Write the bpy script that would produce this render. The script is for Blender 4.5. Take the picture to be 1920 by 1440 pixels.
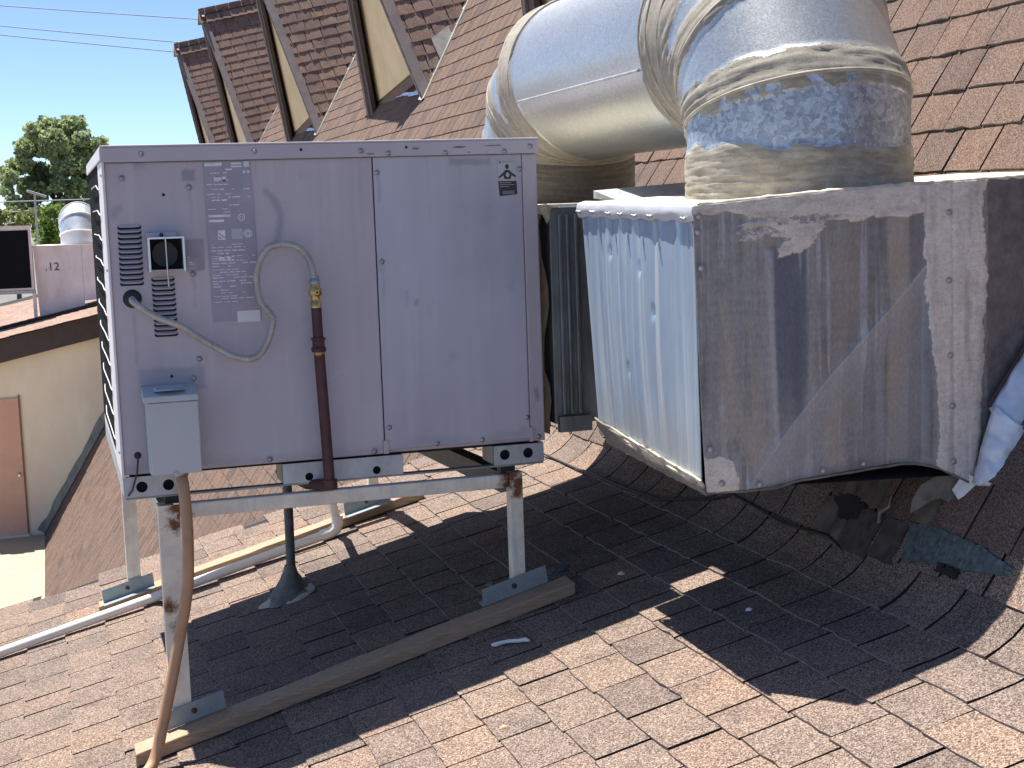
import bpy, bmesh, math, random
import numpy as np
from mathutils import Vector, Matrix, noise as mnoise
random.seed(7); rng = np.random.default_rng(7)
for o in list(bpy.data.objects): bpy.data.objects.remove(o)
sc = bpy.context.scene; COL = sc.collection
R = math.radians

# ------------------------------------------------------------------ camera
YAW, PITCH, ROLL = 0.305, 0.120, -0.034
CAMP = Vector((-0.162, -4.31, 0.736))
fwd = Vector((math.sin(YAW)*math.cos(PITCH), math.cos(YAW)*math.cos(PITCH), -math.sin(PITCH)))
rgt = Vector((math.cos(YAW), -math.sin(YAW), 0)); upv = rgt.cross(fwd)
r2 = math.cos(ROLL)*rgt + math.sin(ROLL)*upv; u2 = -math.sin(ROLL)*rgt + math.cos(ROLL)*upv
cd = bpy.data.cameras.new('camera'); cam = bpy.data.objects.new('camera', cd); COL.objects.link(cam)
M = Matrix((r2, u2, -fwd)).transposed().to_4x4(); M.translation = CAMP
cam.matrix_world = M; cd.sensor_width = 36; cd.lens = 51.02; cd.clip_start = 0.05; cd.clip_end = 6000
sc.camera = cam
# ------------------------------------------------------------------ light
SUN = Vector((-0.19, 0.32, 1.0)).normalized()
EL = math.asin(SUN.z); AZ = math.atan2(SUN.x, SUN.y)
w = bpy.data.worlds.new('World'); sc.world = w; w.use_nodes = True
nt = w.node_tree; bg = nt.nodes['Background']
sky = nt.nodes.new('ShaderNodeTexSky'); sky.sky_type = 'NISHITA'; sky.sun_disc = False
sky.sun_elevation = EL; sky.sun_rotation = AZ; sky.air_density = 0.5; sky.dust_density = 0.3; sky.ozone_density = 4.0; sky.altitude = 50
nt.links.new(sky.outputs[0], bg.inputs[0]); bg.inputs[1].default_value = 0.102
sl = bpy.data.lights.new('sun', 'SUN'); sl.energy = 5.0; sl.angle = R(0.5); sl.color = (1, 0.95, 0.87)
so = bpy.data.objects.new('sun', sl); COL.objects.link(so); so.rotation_euler = SUN.to_track_quat('Z', 'Y').to_euler()
so.location = (0, 0, 20)
vs = sc.view_settings; vs.view_transform = 'Standard'; vs.look = 'None'; vs.exposure = 1.0; vs.gamma = 1; vs.use_curve_mapping = False

# ------------------------------------------------------------------ materials
def newmat(name):
    m = bpy.data.materials.new(name); m.use_nodes = True
    n = m.node_tree.nodes; n.clear()
    out = n.new('ShaderNodeOutputMaterial'); b = n.new('ShaderNodeBsdfPrincipled')
    m.node_tree.links.new(b.outputs[0], out.inputs[0])
    return m, m.node_tree, b
def N(t, typ, **kw):
    n = t.nodes.new(typ)
    for k, v in kw.items():
        if k in ('op',): n.operation = v
        elif hasattr(n, k): setattr(n, k, v)
        else: n.inputs[k].default_value = v
    return n
def L(t, a, b): t.links.new(a, b)
def pos(t, space='world'):
    if space == 'world': return t.nodes.new('ShaderNodeNewGeometry').outputs['Position']
    return t.nodes.new('ShaderNodeTexCoord').outputs['Object']
def mul(t, vec, s):
    v = N(t, 'ShaderNodeVectorMath', op='MULTIPLY'); L(t, vec, v.inputs[0]); v.inputs[1].default_value = s; return v.outputs[0]
def noise(t, vec, scale, detail=3, rough=0.55):
    n = N(t, 'ShaderNodeTexNoise', Scale=scale, Detail=detail, Roughness=rough); L(t, vec, n.inputs['Vector']); return n.outputs['Fac']
def ramp(t, f, stops):
    r = N(t, 'ShaderNodeValToRGB'); e = r.color_ramp.elements
    while len(e) < len(stops): e.new(0.5)
    for k, (p, c) in enumerate(stops): e[k].position = p; e[k].color = (*c, 1) if len(c) == 3 else c
    L(t, f, r.inputs[0]); return r.outputs[0]
def mixc(t, f, a, b, mode='MIX'):
    m = N(t, 'ShaderNodeMix', data_type='RGBA', blend_type=mode)
    for s, v in ((m.inputs[0], f), (m.inputs[6], a), (m.inputs[7], b)):
        if hasattr(v, 'is_output') or hasattr(v, 'links'): L(t, v, s)
        elif isinstance(v, (int, float)): s.default_value = v
        else: s.default_value = (*v, 1)
    return m.outputs[2]
def math_(t, op, a, b=None, c=None, clamp=False):
    m = N(t, 'ShaderNodeMath', op=op); m.use_clamp = clamp
    for s, v in zip(m.inputs, (a, b, c)):
        if v is None: continue
        if isinstance(v, (int, float)): s.default_value = v
        else: L(t, v, s)
    return m.outputs[0]
def bump(t, b, h, strength, dist=0.002):
    n = N(t, 'ShaderNodeBump', Strength=strength, Distance=dist); L(t, h, n.inputs['Height']); L(t, n.outputs[0], b.inputs['Normal'])
def simple(name, col, rough=0.6, metal=0.0, var=0.15, scale=8, bumpy=0.0, bscale=60, stretch=(1, 1, 1), spec=0.5):
    m, t, b = newmat(name)
    p = mul(t, pos(t), stretch)
    f = noise(t, p, scale, 5, 0.6)
    lo = tuple(c*(1-var) for c in col); hi = tuple(min(1, c*(1+var)) for c in col)
    L(t, ramp(t, f, [(0.3, lo), (0.7, hi)]), b.inputs['Base Color'])
    rr = N(t, 'ShaderNodeMapRange'); L(t, f, rr.inputs[0]); rr.inputs[3].default_value = max(0.05, rough-0.08); rr.inputs[4].default_value = min(1, rough+0.08)
    L(t, rr.outputs[0], b.inputs['Roughness'])
    b.inputs['Metallic'].default_value = metal; b.inputs['Specular IOR Level'].default_value = spec
    if bumpy: bump(t, b, noise(t, p, bscale, 4), bumpy)
    return m

def shingle_mat(name, dark, mid, light, dirt=0.5):
    m, t, b = newmat(name)
    P = pos(t)
    # granules: cells of a few millimetres, each its own tint
    v = N(t, 'ShaderNodeTexVoronoi', feature='F1', Scale=330.0); L(t, P, v.inputs['Vector'])
    gr = N(t, 'ShaderNodeSeparateColor'); L(t, v.outputs['Color'], gr.inputs[0])
    g2 = noise(t, P, 170, 2, 0.7)
    gm = math_(t, 'ADD', math_(t, 'MULTIPLY', gr.outputs[0], 0.55), math_(t, 'MULTIPLY', g2, 0.55))
    base = ramp(t, gm, [(0.18, dark), (0.5, mid), (0.86, light)])
    # blend areas within and between the tabs
    oi = t.nodes.new('ShaderNodeObjectInfo'); ge = t.nodes.new('ShaderNodeNewGeometry')
    rnd = math_(t, 'FRACT', math_(t, 'ADD', oi.outputs['Random'], math_(t, 'MULTIPLY', ge.outputs['Random Per Island'], 7.31)))
    tint = ramp(t, rnd, [(0.0, (0.70, 0.68, 0.70)), (0.25, (0.98, 0.94, 0.92)), (0.55, (1.05, 0.97, 0.9)), (0.8, (0.85, 0.84, 0.86)), (1.0, (1.15, 1.0, 0.9))])
    base = mixc(t, 1.0, base, tint, 'MULTIPLY')
    big = noise(t, P, 7.0, 2, 0.6)
    base = mixc(t, ramp(t, big, [(0.5, (0, 0, 0)), (0.72, (0.55, 0.55, 0.55))]), base, mixc(t, 1.0, base, (0.62, 0.64, 0.68), 'MULTIPLY'))
    b2 = noise(t, P, 2.3, 1, 0.6)
    base = mixc(t, ramp(t, b2, [(0.52, (0, 0, 0)), (0.75, (0.5*dirt*2,)*3)]), base, mixc(t, 1.0, base, (1.2, 1.1, 1.0), 'MULTIPLY'))
    L(t, base, b.inputs['Base Color']); b.inputs['Roughness'].default_value = 0.92; b.inputs['Specular IOR Level'].default_value = 0.25
    bump(t, b, gr.outputs[1], 0.35, 0.0015)
    return m

def painted_attr(name, metal=0.0, rough=0.6, fine=0.1, fscale=150, bumpy=0.15, stretch=(1, 1, 1), spang=0.0):
    """base colour from the mesh's own stain map (attribute col: rgb, alpha = bare metal)"""
    m, t, b = newmat(name)
    a = N(t, 'ShaderNodeAttribute', attribute_name='col')
    P = mul(t, pos(t), stretch)
    f = noise(t, P, fscale, 4, 0.65)
    c = mixc(t, 1.0, a.outputs['Color'], ramp(t, f, [(0.25, (1-fine*2,)*3), (0.75, (1+fine*2,)*3)]), 'MULTIPLY')
    if spang:
        v = N(t, 'ShaderNodeTexVoronoi', feature='F1', Scale=75.0, Randomness=1.0); 
        pw = N(t, 'ShaderNodeTexNoise', Scale=30.0); L(t, pos(t), pw.inputs['Vector'])
        add = N(t, 'ShaderNodeVectorMath', op='ADD'); L(t, pos(t), add.inputs[0]); L(t, mul(t, pw.outputs['Color'], (.03, .03, .03)), add.inputs[1])
        L(t, add.outputs[0], v.inputs['Vector'])
        s = N(t, 'ShaderNodeSeparateColor'); L(t, v.outputs['Color'], s.inputs[0])
        sp = ramp(t, s.outputs[0], [(0, (1-spang,)*3), (1, (1+spang,)*3)])
        c = mixc(t, a.outputs['Alpha'], c, mixc(t, 1.0, c, sp, 'MULTIPLY'))
    L(t, c, b.inputs['Base Color'])
    L(t, math_(t, 'MULTIPLY', a.outputs['Alpha'], metal), b.inputs['Metallic'])
    rr = N(t, 'ShaderNodeMapRange'); L(t, a.outputs['Alpha'], rr.inputs[0]); rr.inputs[3].default_value = 0.9; rr.inputs[4].default_value = rough
    L(t, math_(t, 'ADD', rr.outputs[0], math_(t, 'MULTIPLY', math_(t, 'SUBTRACT', f, 0.5), 0.25)), b.inputs['Roughness'])
    if bumpy: bump(t, b, f, bumpy, 0.002)
    return m

def coated_metal(name, metal, rough, spang=0.1, stretch=(1, 1, 1), edge=.75, grain=(1, 1, 1)):
    """sheet metal (attribute col) under a brushed-on mastic coat (attribute coat, its alpha = how much coat)"""
    m, t, b = newmat(name)
    a = N(t, 'ShaderNodeAttribute', attribute_name='col'); c2 = N(t, 'ShaderNodeAttribute', attribute_name='coat')
    P = pos(t)
    fn = noise(t, mul(t, P, grain), 70, 6, 0.7); ff = noise(t, mul(t, P, stretch), 240, 3, 0.6); gr = noise(t, P, 420, 2, 0.6)
    k = math_(t, 'ADD', c2.outputs['Alpha'], math_(t, 'MULTIPLY', math_(t, 'SUBTRACT', fn, 0.5), edge))
    mk = N(t, 'ShaderNodeMapRange', interpolation_type='SMOOTHSTEP'); L(t, k, mk.inputs[0]); mk.inputs[1].default_value = .42; mk.inputs[2].default_value = .60
    mk = mk.outputs[0]
    base = mixc(t, 1.0, a.outputs['Color'], ramp(t, ff, [(0.25, (.80,)*3), (0.75, (1.2,)*3)]), 'MULTIPLY')
    v = N(t, 'ShaderNodeTexVoronoi', feature='F1', Scale=85.0)
    pw = N(t, 'ShaderNodeTexNoise', Scale=40.0); L(t, P, pw.inputs['Vector'])
    add = N(t, 'ShaderNodeVectorMath', op='ADD'); L(t, P, add.inputs[0]); L(t, mul(t, pw.outputs['Color'], (.03, .03, .03)), add.inputs[1]); L(t, add.outputs[0], v.inputs['Vector'])
    s_ = N(t, 'ShaderNodeSeparateColor'); L(t, v.outputs['Color'], s_.inputs[0])
    base = mixc(t, a.outputs['Alpha'], base, mixc(t, 1.0, base, ramp(t, s_.outputs[0], [(0, (1-spang,)*3), (1, (1+spang,)*3)]), 'MULTIPLY'))
    coat = mixc(t, 1.0, c2.outputs['Color'], ramp(t, math_(t, 'ADD', math_(t, 'MULTIPLY', gr, .5), math_(t, 'MULTIPLY', fn, .5)), [(0.3, (.62,)*3), (0.5, (1,)*3), (0.7, (1.3,)*3)]), 'MULTIPLY')
    L(t, mixc(t, mk, base, coat), b.inputs['Base Color'])
    L(t, math_(t, 'MULTIPLY', math_(t, 'SUBTRACT', 1.0, mk), metal), b.inputs['Metallic'])
    L(t, math_(t, 'ADD', rough, math_(t, 'ADD', math_(t, 'MULTIPLY', mk, .92-rough), math_(t, 'MULTIPLY', math_(t, 'SUBTRACT', ff, .5), .2))), b.inputs['Roughness'])
    h = math_(t, 'ADD', math_(t, 'MULTIPLY', mk, math_(t, 'ADD', .8, math_(t, 'MULTIPLY', fn, .9))), math_(t, 'MULTIPLY', ff, .06))
    bump(t, b, h, .4, .003)
    return m
def rust_paint(name, col, spots, streak=True):
    m, t, b = newmat(name)
    P = pos(t); f = noise(t, P, 9, 5, 0.65); f2 = noise(t, P, 45, 5, 0.7)
    c = ramp(t, f, [(0.3, tuple(x*0.72 for x in col)), (0.55, col), (0.8, tuple(min(1, x*1.15) for x in col))])
    c = mixc(t, ramp(t, noise(t, mul(t, P, (30, 30, 4)), 1.0, 4), [(0.55, (0, 0, 0)), (0.72, (.6, .6, .6))]), c, (0.50, 0.53, 0.58))
    acc = None
    for (p, r) in spots:
        d = N(t, 'ShaderNodeVectorMath', op='DISTANCE'); L(t, P, d.inputs[0]); d.inputs[1].default_value = p
        q = math_(t, 'SUBTRACT', 1.0, math_(t, 'DIVIDE', d.outputs['Value'], r), clamp=True)
        acc = q if acc is None else math_(t, 'MAXIMUM', acc, q)
    if acc is not None:
        k = math_(t, 'ADD', math_(t, 'MULTIPLY', acc, 1.25), math_(t, 'MULTIPLY', math_(t, 'SUBTRACT', f2, 0.72), 2.0))
        mk = ramp(t, k, [(0.0, (0, 0, 0)), (0.16, (.35, .35, .35)), (0.5, (1, 1, 1))])
        rc = ramp(t, f2, [(0.35, (0.045, 0.018, 0.01)), (0.55, (0.17, 0.06, 0.022)), (0.72, (0.36, 0.17, 0.06))])
        c = mixc(t, mk, c, rc)
    L(t, c, b.inputs['Base Color']); b.inputs['Roughness'].default_value = 0.6
    bump(t, b, f2, 0.25, 0.0015)
    return m

MT = {}
MT['shingle'] = shingle_mat('asphalt_shingle', (0.035, 0.026, 0.023), (0.160, 0.121, 0.101), (0.42, 0.342, 0.288))
MT['shingle_steep'] = shingle_mat('steep_roof_shingle', (0.045, 0.028, 0.024), (0.130, 0.090, 0.075), (0.275, 0.208, 0.172))
MT['shingle_old'] = shingle_mat('dormer_shingle', (0.085, 0.058, 0.050), (0.215, 0.152, 0.130), (0.37, 0.28, 0.245))
MT['headlap'] = simple('asphalt_headlap', (0.028, 0.024, 0.022), 0.95)
MT['butt'] = simple('grey_shingle_edge', (0.21, 0.19, 0.175), 0.9, var=0.5, scale=60)  # grey granules at the butts, lightened for the sun on them
MT['deck'] = simple('tar_paper', (0.022, 0.02, 0.02), 0.95, var=0.3)
MT['teal'] = simple('exposed_underlay_granules', (0.095, 0.12, 0.118), 0.95, var=0.55, scale=60, bumpy=0.6, bscale=200)
MT['mauve'] = simple('faded_cabinet_paint', (0.485, 0.445, 0.49), 0.55, var=0.05, scale=3.5, bumpy=0.03, bscale=300)
MT['sunlit_paint'] = simple('sunlit_corner_paint', (0.76, 0.73, 0.75), 0.6, var=0.18, scale=14, stretch=(3, 3, .5))  # pale paint, lightened for the sun on the cabinet's left side
MT['black'] = simple('black_void', (0.012, 0.012, 0.014), 0.8, var=0.2)
MT['coil'] = simple('black_condenser_coil', (0.012, 0.013, 0.016), 1.0, var=0.4, scale=200, stretch=(1, 1, 6), spec=0.05)
MT['rubber'] = simple('black_rubber', (0.02, 0.02, 0.022), 0.6)
MT['wire'] = simple('white_coated_wire', (0.7, 0.7, 0.7), 0.5)
MT['screw'] = simple('zinc_screw', (0.42, 0.42, 0.45), 0.45, metal=0.7)
MT['galv'] = simple('galvanised_steel', (0.42, 0.45, 0.48), 0.5, metal=0.65, var=0.22, scale=35, bumpy=0.05)
MT['galv_dark'] = simple('weathered_galvanised_steel', (0.24, 0.27, 0.27), 0.55, metal=0.5, var=0.35, scale=14, stretch=(1, 1, .35), bumpy=0.08)
MT['plate'] = simple('blue_grey_shoe_plate', (0.26, 0.31, 0.33), 0.55, metal=0.25, var=0.15, scale=20)
MT['railplate'] = simple('base_rail_steel', (0.42, 0.46, 0.49), 0.5, metal=0.25, var=0.2, scale=12, stretch=(1, 1, .6))
MT['grey_box'] = simple('grey_enamel', (0.46, 0.50, 0.53), 0.45, var=0.05, scale=6)
MT['chrome'] = simple('bright_steel', (0.6, 0.6, 0.6), 0.3, metal=1.0)
MT['brass'] = simple('brass', (0.62, 0.45, 0.17), 0.35, metal=0.85, var=0.2, scale=40)
MT['hose'] = simple('grey_coated_hose', (0.46, 0.45, 0.42), 0.4, metal=0.45, var=0.2, scale=30)
MT['maroon'] = simple('maroon_painted_pipe', (0.075, 0.028, 0.03), 0.6, var=0.3, scale=25, bumpy=0.1)
MT['copper'] = simple('copper_fitting', (0.55, 0.25, 0.14), 0.4, metal=0.6)
MT['pvc'] = simple('white_pvc', (0.78, 0.75, 0.68), 0.4, var=0.08, scale=12)
MT['greypipe'] = simple('grey_painted_pipe', (0.12, 0.125, 0.13), 0.6, var=0.3, scale=20)
MT['mastic'] = simple('roof_mastic', (0.26, 0.235, 0.19), 0.9, var=0.35, scale=22, bumpy=0.6, bscale=60)
MT['mastic_light'] = simple('light_mastic', (0.62, 0.57, 0.45), 0.9, var=0.25, scale=30, bumpy=0.5, bscale=80)
MT['mastic_grey'] = simple('grey_mastic', (0.20, 0.19, 0.165), 0.9, var=0.35, scale=18, bumpy=0.6, bscale=60)
MT['conduit'] = simple('tan_grey_conduit', (0.45, 0.265, 0.15), 0.55, var=0.12, scale=15)
MT['wood'] = simple('weathered_wood', (0.39, 0.265, 0.175), 0.8, var=0.3, scale=14, stretch=(1, 14, 14), bumpy=0.3, bscale=20)
MT['flash'] = simple('sheet_flashing', (0.62, 0.68, 0.76), 0.45, metal=0.3, var=0.2, scale=14, bumpy=0.2, bscale=30)
MT['valley'] = simple('valley_flashing', (0.42, 0.40, 0.35), 0.55, metal=0.2, var=0.25, scale=10)
MT['stucco'] = simple('tan_stucco', (0.78, 0.63, 0.40), 0.95, var=0.10, scale=3, bumpy=0.3, bscale=40)
MT['stucco_wall'] = simple('cream_stucco', (0.97, 0.80, 0.62), 0.95, var=0.14, scale=1.3, stretch=(1, 1, .45), bumpy=0.3, bscale=40)
MT['base_wood'] = simple('brown_board', (0.17, 0.10, 0.075), 0.8, var=0.25, scale=10)
MT['rake'] = simple('brown_trim_paint', (0.065, 0.045, 0.042), 0.6, var=0.2, scale=8)
MT['rake_light'] = simple('dusty_trim_edge', (0.20, 0.165, 0.16), 0.6, var=0.2, scale=8)
MT['door'] = simple('salmon_door_paint', (0.72, 0.43, 0.31), 0.6, var=0.08, scale=3)
MT['concrete'] = simple('pale_concrete', (0.42, 0.36, 0.255), 0.9, var=0.15, scale=1.2, bumpy=0.15)
MT['whitemetal'] = simple('chalky_white_metal', (0.78, 0.74, 0.76), 0.6, var=0.16, scale=3.5, stretch=(1, 1, .5))
MT['silver'] = simple('dull_silver_duct', (0.62, 0.66, 0.68), 0.42, metal=0.6, var=0.1)
MT['ink'] = simple('black_print', (0.03, 0.03, 0.035), 0.6)
MT['print'] = simple('faded_light_print', (0.74, 0.72, 0.79), 0.5, var=0.2, scale=40)
MT['label'] = simple('grey_foil_label', (0.34, 0.32, 0.385), 0.45, var=0.12, scale=9)
MT['label_white'] = simple('white_sticker', (0.66, 0.66, 0.70), 0.5)
MT['label_dark'] = simple('dark_sticker', (0.31, 0.285, 0.34), 0.5)
MT['label_silver'] = simple('silver_sticker', (0.42, 0.43, 0.46), 0.4, metal=0.2)
MT['scuff'] = simple('bare_scuff', (0.24, 0.20, 0.185), 0.7, var=0.4, scale=60)
MT['stain'] = simple('grey_stain', (0.255, 0.23, 0.27), 0.6, var=0.08, scale=30)
MT['white'] = simple('white_caulk', (0.8, 0.8, 0.8), 0.5)
MT['pebble'] = simple('tan_pebble', (0.55, 0.42, 0.25), 0.9)
MT['cable'] = simple('dark_cable', (0.035, 0.025, 0.02), 0.6)
MT['ground'] = simple('dusty_asphalt', (0.16, 0.15, 0.14), 0.95, var=0.2, scale=.3)
MT['bark'] = simple('bark', (0.10, 0.07, 0.05), 0.9, var=0.3, scale=6)
MT['seam'] = simple('dirty_seam_bead', (0.40, 0.36, 0.29), 0.7, var=0.3, scale=25)
MT['shingle_far'] = shingle_mat('far_roof_shingle', (0.10, 0.065, 0.055), (0.30, 0.215, 0.18), (0.50, 0.38, 0.31))
MT['door_trim'] = simple('dark_door_edge', (0.28, 0.15, 0.10), 0.7)
MT['wire_dark'] = simple('grey_wire', (0.28, 0.33, 0.37), 0.6)
MT['mastic_grey2'] = simple('thin_mastic_coat', (0.125, 0.10, 0.082), 0.9, var=0.6, scale=14, bumpy=0.4)
MT['mastic_dark'] = simple('dark_mastic_smear', (0.075, 0.06, 0.052), 0.9, var=0.5, scale=25, bumpy=0.5)
MT['canvas'] = simple('tan_canvas', (0.23, 0.185, 0.12), 0.95, var=0.35, scale=12, stretch=(1, 1, .2), bumpy=0.3)
def leafmat(name, a, b_):
    m, t, b = newmat(name)
    g = t.nodes.new('ShaderNodeNewGeometry')
    f = math_(t, 'ADD', math_(t, 'MULTIPLY', g.outputs['Random Per Island'], 0.6), math_(t, 'MULTIPLY', noise(t, pos(t), 0.9, 3), 0.5))
    L(t, ramp(t, f, [(0.2, a), (0.8, b_)]), b.inputs['Base Color']); b.inputs['Roughness'].default_value = 0.6
    b.inputs['Specular IOR Level'].default_value = 0.3
    tr = t.nodes.new('ShaderNodeBsdfTranslucent'); L(t, b.inputs['Base Color'].links[0].from_socket, tr.inputs[0])
    mx = t.nodes.new('ShaderNodeMixShader'); mx.inputs[0].default_value = 0.4; L(t, b.outputs[0], mx.inputs[1]); L(t, tr.outputs[0], mx.inputs[2])
    L(t, mx.outputs[0], [n for n in t.nodes if n.type == 'OUTPUT_MATERIAL'][0].inputs[0])
    return m
MT['pine'] = leafmat('pine_needles', (0.14, 0.21, 0.12), (0.52, 0.58, 0.28))
MT['leaf2'] = leafmat('pale_leaves', (0.12, 0.16, 0.05), (0.34, 0.38, 0.15))
MT['leaf'] = leafmat('bright_leaves', (0.08, 0.15, 0.03), (0.30, 0.40, 0.10))

# ------------------------------------------------------------------ mesh helpers
class MB:
    def __init__(s): s.v = []; s.f = []; s.mi = []; s.sm = []; s.mats = []
    def mi_(s, m):
        if m not in s.mats: s.mats.append(m)
        return s.mats.index(m)
    def add(s, verts, faces, mat, smooth=False):
        o = len(s.v); s.v += [tuple(v) for v in verts]; k = s.mi_(mat)
        for f in faces: s.f.append([i+o for i in f]); s.mi.append(k); s.sm.append(smooth)
        return s
    def box(s, a, b, mat):
        x0, y0, z0 = a; x1, y1, z1 = b
        return s.hexa([(x0,y0,z0),(x1,y0,z0),(x1,y1,z0),(x0,y1,z0),(x0,y0,z1),(x1,y0,z1),(x1,y1,z1),(x0,y1,z1)], mat)
    def hexa(s, v, mat):
        return s.add(v, [(0,3,2,1),(4,5,6,7),(0,1,5,4),(1,2,6,5),(2,3,7,6),(3,0,4,7)], mat)
    def prism(s, poly, d, mat):
        """poly: list of 3-D points, extruded by vector d"""
        n = len(poly); P = [Vector(p) for p in poly]; Q = [p+Vector(d) for p in P]
        return s.add(P+Q, [tuple(range(n)), tuple(range(2*n-1, n-1, -1))] + [((i+1) % n, i, i+n, (i+1) % n+n) for i in range(n)], mat)
    def tube(s, path, r, mat, seg=12, caps=True, smooth=True):
        P = [Vector(p) for p in path]; rs = r if hasattr(r, '__len__') else [r]*len(P)
        V = []; up = None
        for i, p in enumerate(P):
            t = (P[min(i+1, len(P)-1)]-P[max(i-1, 0)]).normalized()
            if up is None: up = Vector((0, 0, 1)) if abs(t.z) < 0.9 else Vector((1, 0, 0))
            a = (up - t*up.dot(t)).normalized(); up = a; b = t.cross(a)
            V += [p+rs[i]*(math.cos(2*math.pi*k/seg)*a+math.sin(2*math.pi*k/seg)*b) for k in range(seg)]
        F = [(i*seg+k, i*seg+(k+1) % seg, (i+1)*seg+(k+1) % seg, (i+1)*seg+k) for i in range(len(P)-1) for k in range(seg)]
        s.add(V, F, mat, smooth)
        if caps:
            n = len(P); s.add(V[:seg], [tuple(range(seg-1, -1, -1))], mat); s.add(V[-seg:], [tuple(range(seg))], mat)
        return s
    def lathe(s, c, axis, prof, mat, seg=16):
        """prof: (distance along axis, radius)"""
        ax = Vector(axis).normalized(); c = Vector(c)
        return s.tube([c+ax*d for d, _ in prof], [r for _, r in prof], mat, seg) if all(prof[i][0] < prof[i+1][0] for i in range(len(prof)-1)) else s
    def mesh(s, name):
        me = bpy.data.meshes.new(name); me.from_pydata(s.v, [], s.f)
        for m in s.mats: me.materials.append(MT[m])
        me.polygons.foreach_set('material_index', s.mi); me.polygons.foreach_set('use_smooth', s.sm); me.update()
        return me
    def obj(s, name, parent=None, bevel=0, **kw):
        o = bpy.data.objects.new(name, s.mesh(name)); COL.objects.link(o); put(o, parent)
        if bevel:
            b = o.modifiers.new('bevel', 'BEVEL'); b.width = bevel; b.segments = 2; b.limit_method = 'ANGLE'; b.angle_limit = R(40)
        for k, v in kw.items(): o[k] = v
        return o
def put(o, parent):
    if parent is not None:
        o.parent = parent; o.matrix_parent_inverse = Matrix.Translation(parent.location).inverted() if parent.parent is None and parent.type == 'EMPTY' else parent_world(parent).inverted()
def parent_world(p):
    m = p.matrix_basis.copy()
    if p.parent is not None: m = parent_world(p.parent) @ p.matrix_parent_inverse @ m
    return m
def thing(name, label, cat, loc=(0, 0, 0), group=None, kind=None):
    o = bpy.data.objects.new(name, None); COL.objects.link(o); o.location = loc; o.empty_display_size = .1
    return tag(o, label, cat, group, kind)
def tag(o, label, cat, group=None, kind=None):
    o['label'] = label; o['category'] = cat
    if group: o['group'] = group
    if kind: o['kind'] = kind
    return o
def link(me, name, parent, mw=None):
    o = bpy.data.objects.new(name, me); COL.objects.link(o); put(o, parent)
    if mw is not None: o.matrix_basis = mw
    return o
# numpy fractal noise for stain maps
def vnoise(x, y, seed=0):
    xi = np.floor(x).astype(np.int64); yi = np.floor(y).astype(np.int64); xf = x-xi; yf = y-yi
    def h(a, b):
        n = (a*374761393 + b*668265263 + seed*982451653) & 0x7fffffff
        n = ((n ^ (n >> 13))*1274126177) & 0x7fffffff
        return ((n ^ (n >> 16)) & 0xffff)/65535.0
    u = xf*xf*(3-2*xf); v = yf*yf*(3-2*yf)
    return (h(xi, yi)*(1-u)+h(xi+1, yi)*u)*(1-v)+(h(xi, yi+1)*(1-u)+h(xi+1, yi+1)*u)*v
def fbm(x, y, seed=0, o=5, g=0.55):
    s = 0; a = 1; t = 0
    for i in range(o): s = s+a*vnoise(x*2**i+i*17.3, y*2**i+i*9.1, seed+i); t += a; a *= g
    return s/t
def smooth(a, b, x):
    t = np.clip((x-a)/(b-a), 0, 1); return t*t*(3-2*t)
def polydist(px, py, poly):
    """signed distance (positive inside)"""
    d = np.full(px.shape, 1e9); ins = np.zeros(px.shape, bool); n = len(poly)
    for i in range(n):
        x0, y0 = poly[i]; x1, y1 = poly[(i+1) % n]; ex, ey = x1-x0, y1-y0
        t = np.clip(((px-x0)*ex+(py-y0)*ey)/(ex*ex+ey*ey+1e-12), 0, 1)
        d = np.minimum(d, np.hypot(px-x0-t*ex, py-y0-t*ey))
        c = ((y0 > py) != (y1 > py)); ins ^= c & (px < (x1-x0)*(py-y0)/((y1-y0) if y1 != y0 else 1e-9)+x0)
    return np.where(ins, d, -d)
def grid_obj(name, Pt, colr, mat, parent, keep=None, smooth_=True, flip=False, thick=0, coat=None):
    """Pt (nu,nv,3) points, colr (nu,nv,4) stain map"""
    nu, nv = Pt.shape[:2]; idx = np.arange(nu*nv).reshape(nu, nv)
    q = np.stack([idx[:-1, :-1], idx[1:, :-1], idx[1:, 1:], idx[:-1, 1:]], -1).reshape(-1, 4)
    if flip: q = q[:, ::-1]
    if keep is not None:
        k = keep[:-1, :-1].ravel(); q = q[k]
    me = bpy.data.meshes.new(name); me.from_pydata(Pt.reshape(-1, 3).tolist(), [], q.tolist())
    at = me.color_attributes.new('col', 'FLOAT_COLOR', 'POINT'); at.data.foreach_set('color', np.clip(colr, 0, 1).astype(np.float32).ravel())
    if coat is not None:
        at = me.color_attributes.new('coat', 'FLOAT_COLOR', 'POINT'); at.data.foreach_set('color', np.clip(coat, 0, 1).astype(np.float32).ravel())
    me.materials.append(mat); me.polygons.foreach_set('use_smooth', [smooth_]*len(me.polygons)); me.update()
    o = bpy.data.objects.new(name, me); COL.objects.link(o); put(o, parent)
    if thick:
        s = o.modifiers.new('thick', 'SOLIDIFY'); s.thickness = thick; s.offset = -1
    return o
def rgba(c, a=1.0): return np.array([*c, a])
def lerpc(a, b, f): return a*(1-f[..., None])+b*f[..., None]

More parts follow.
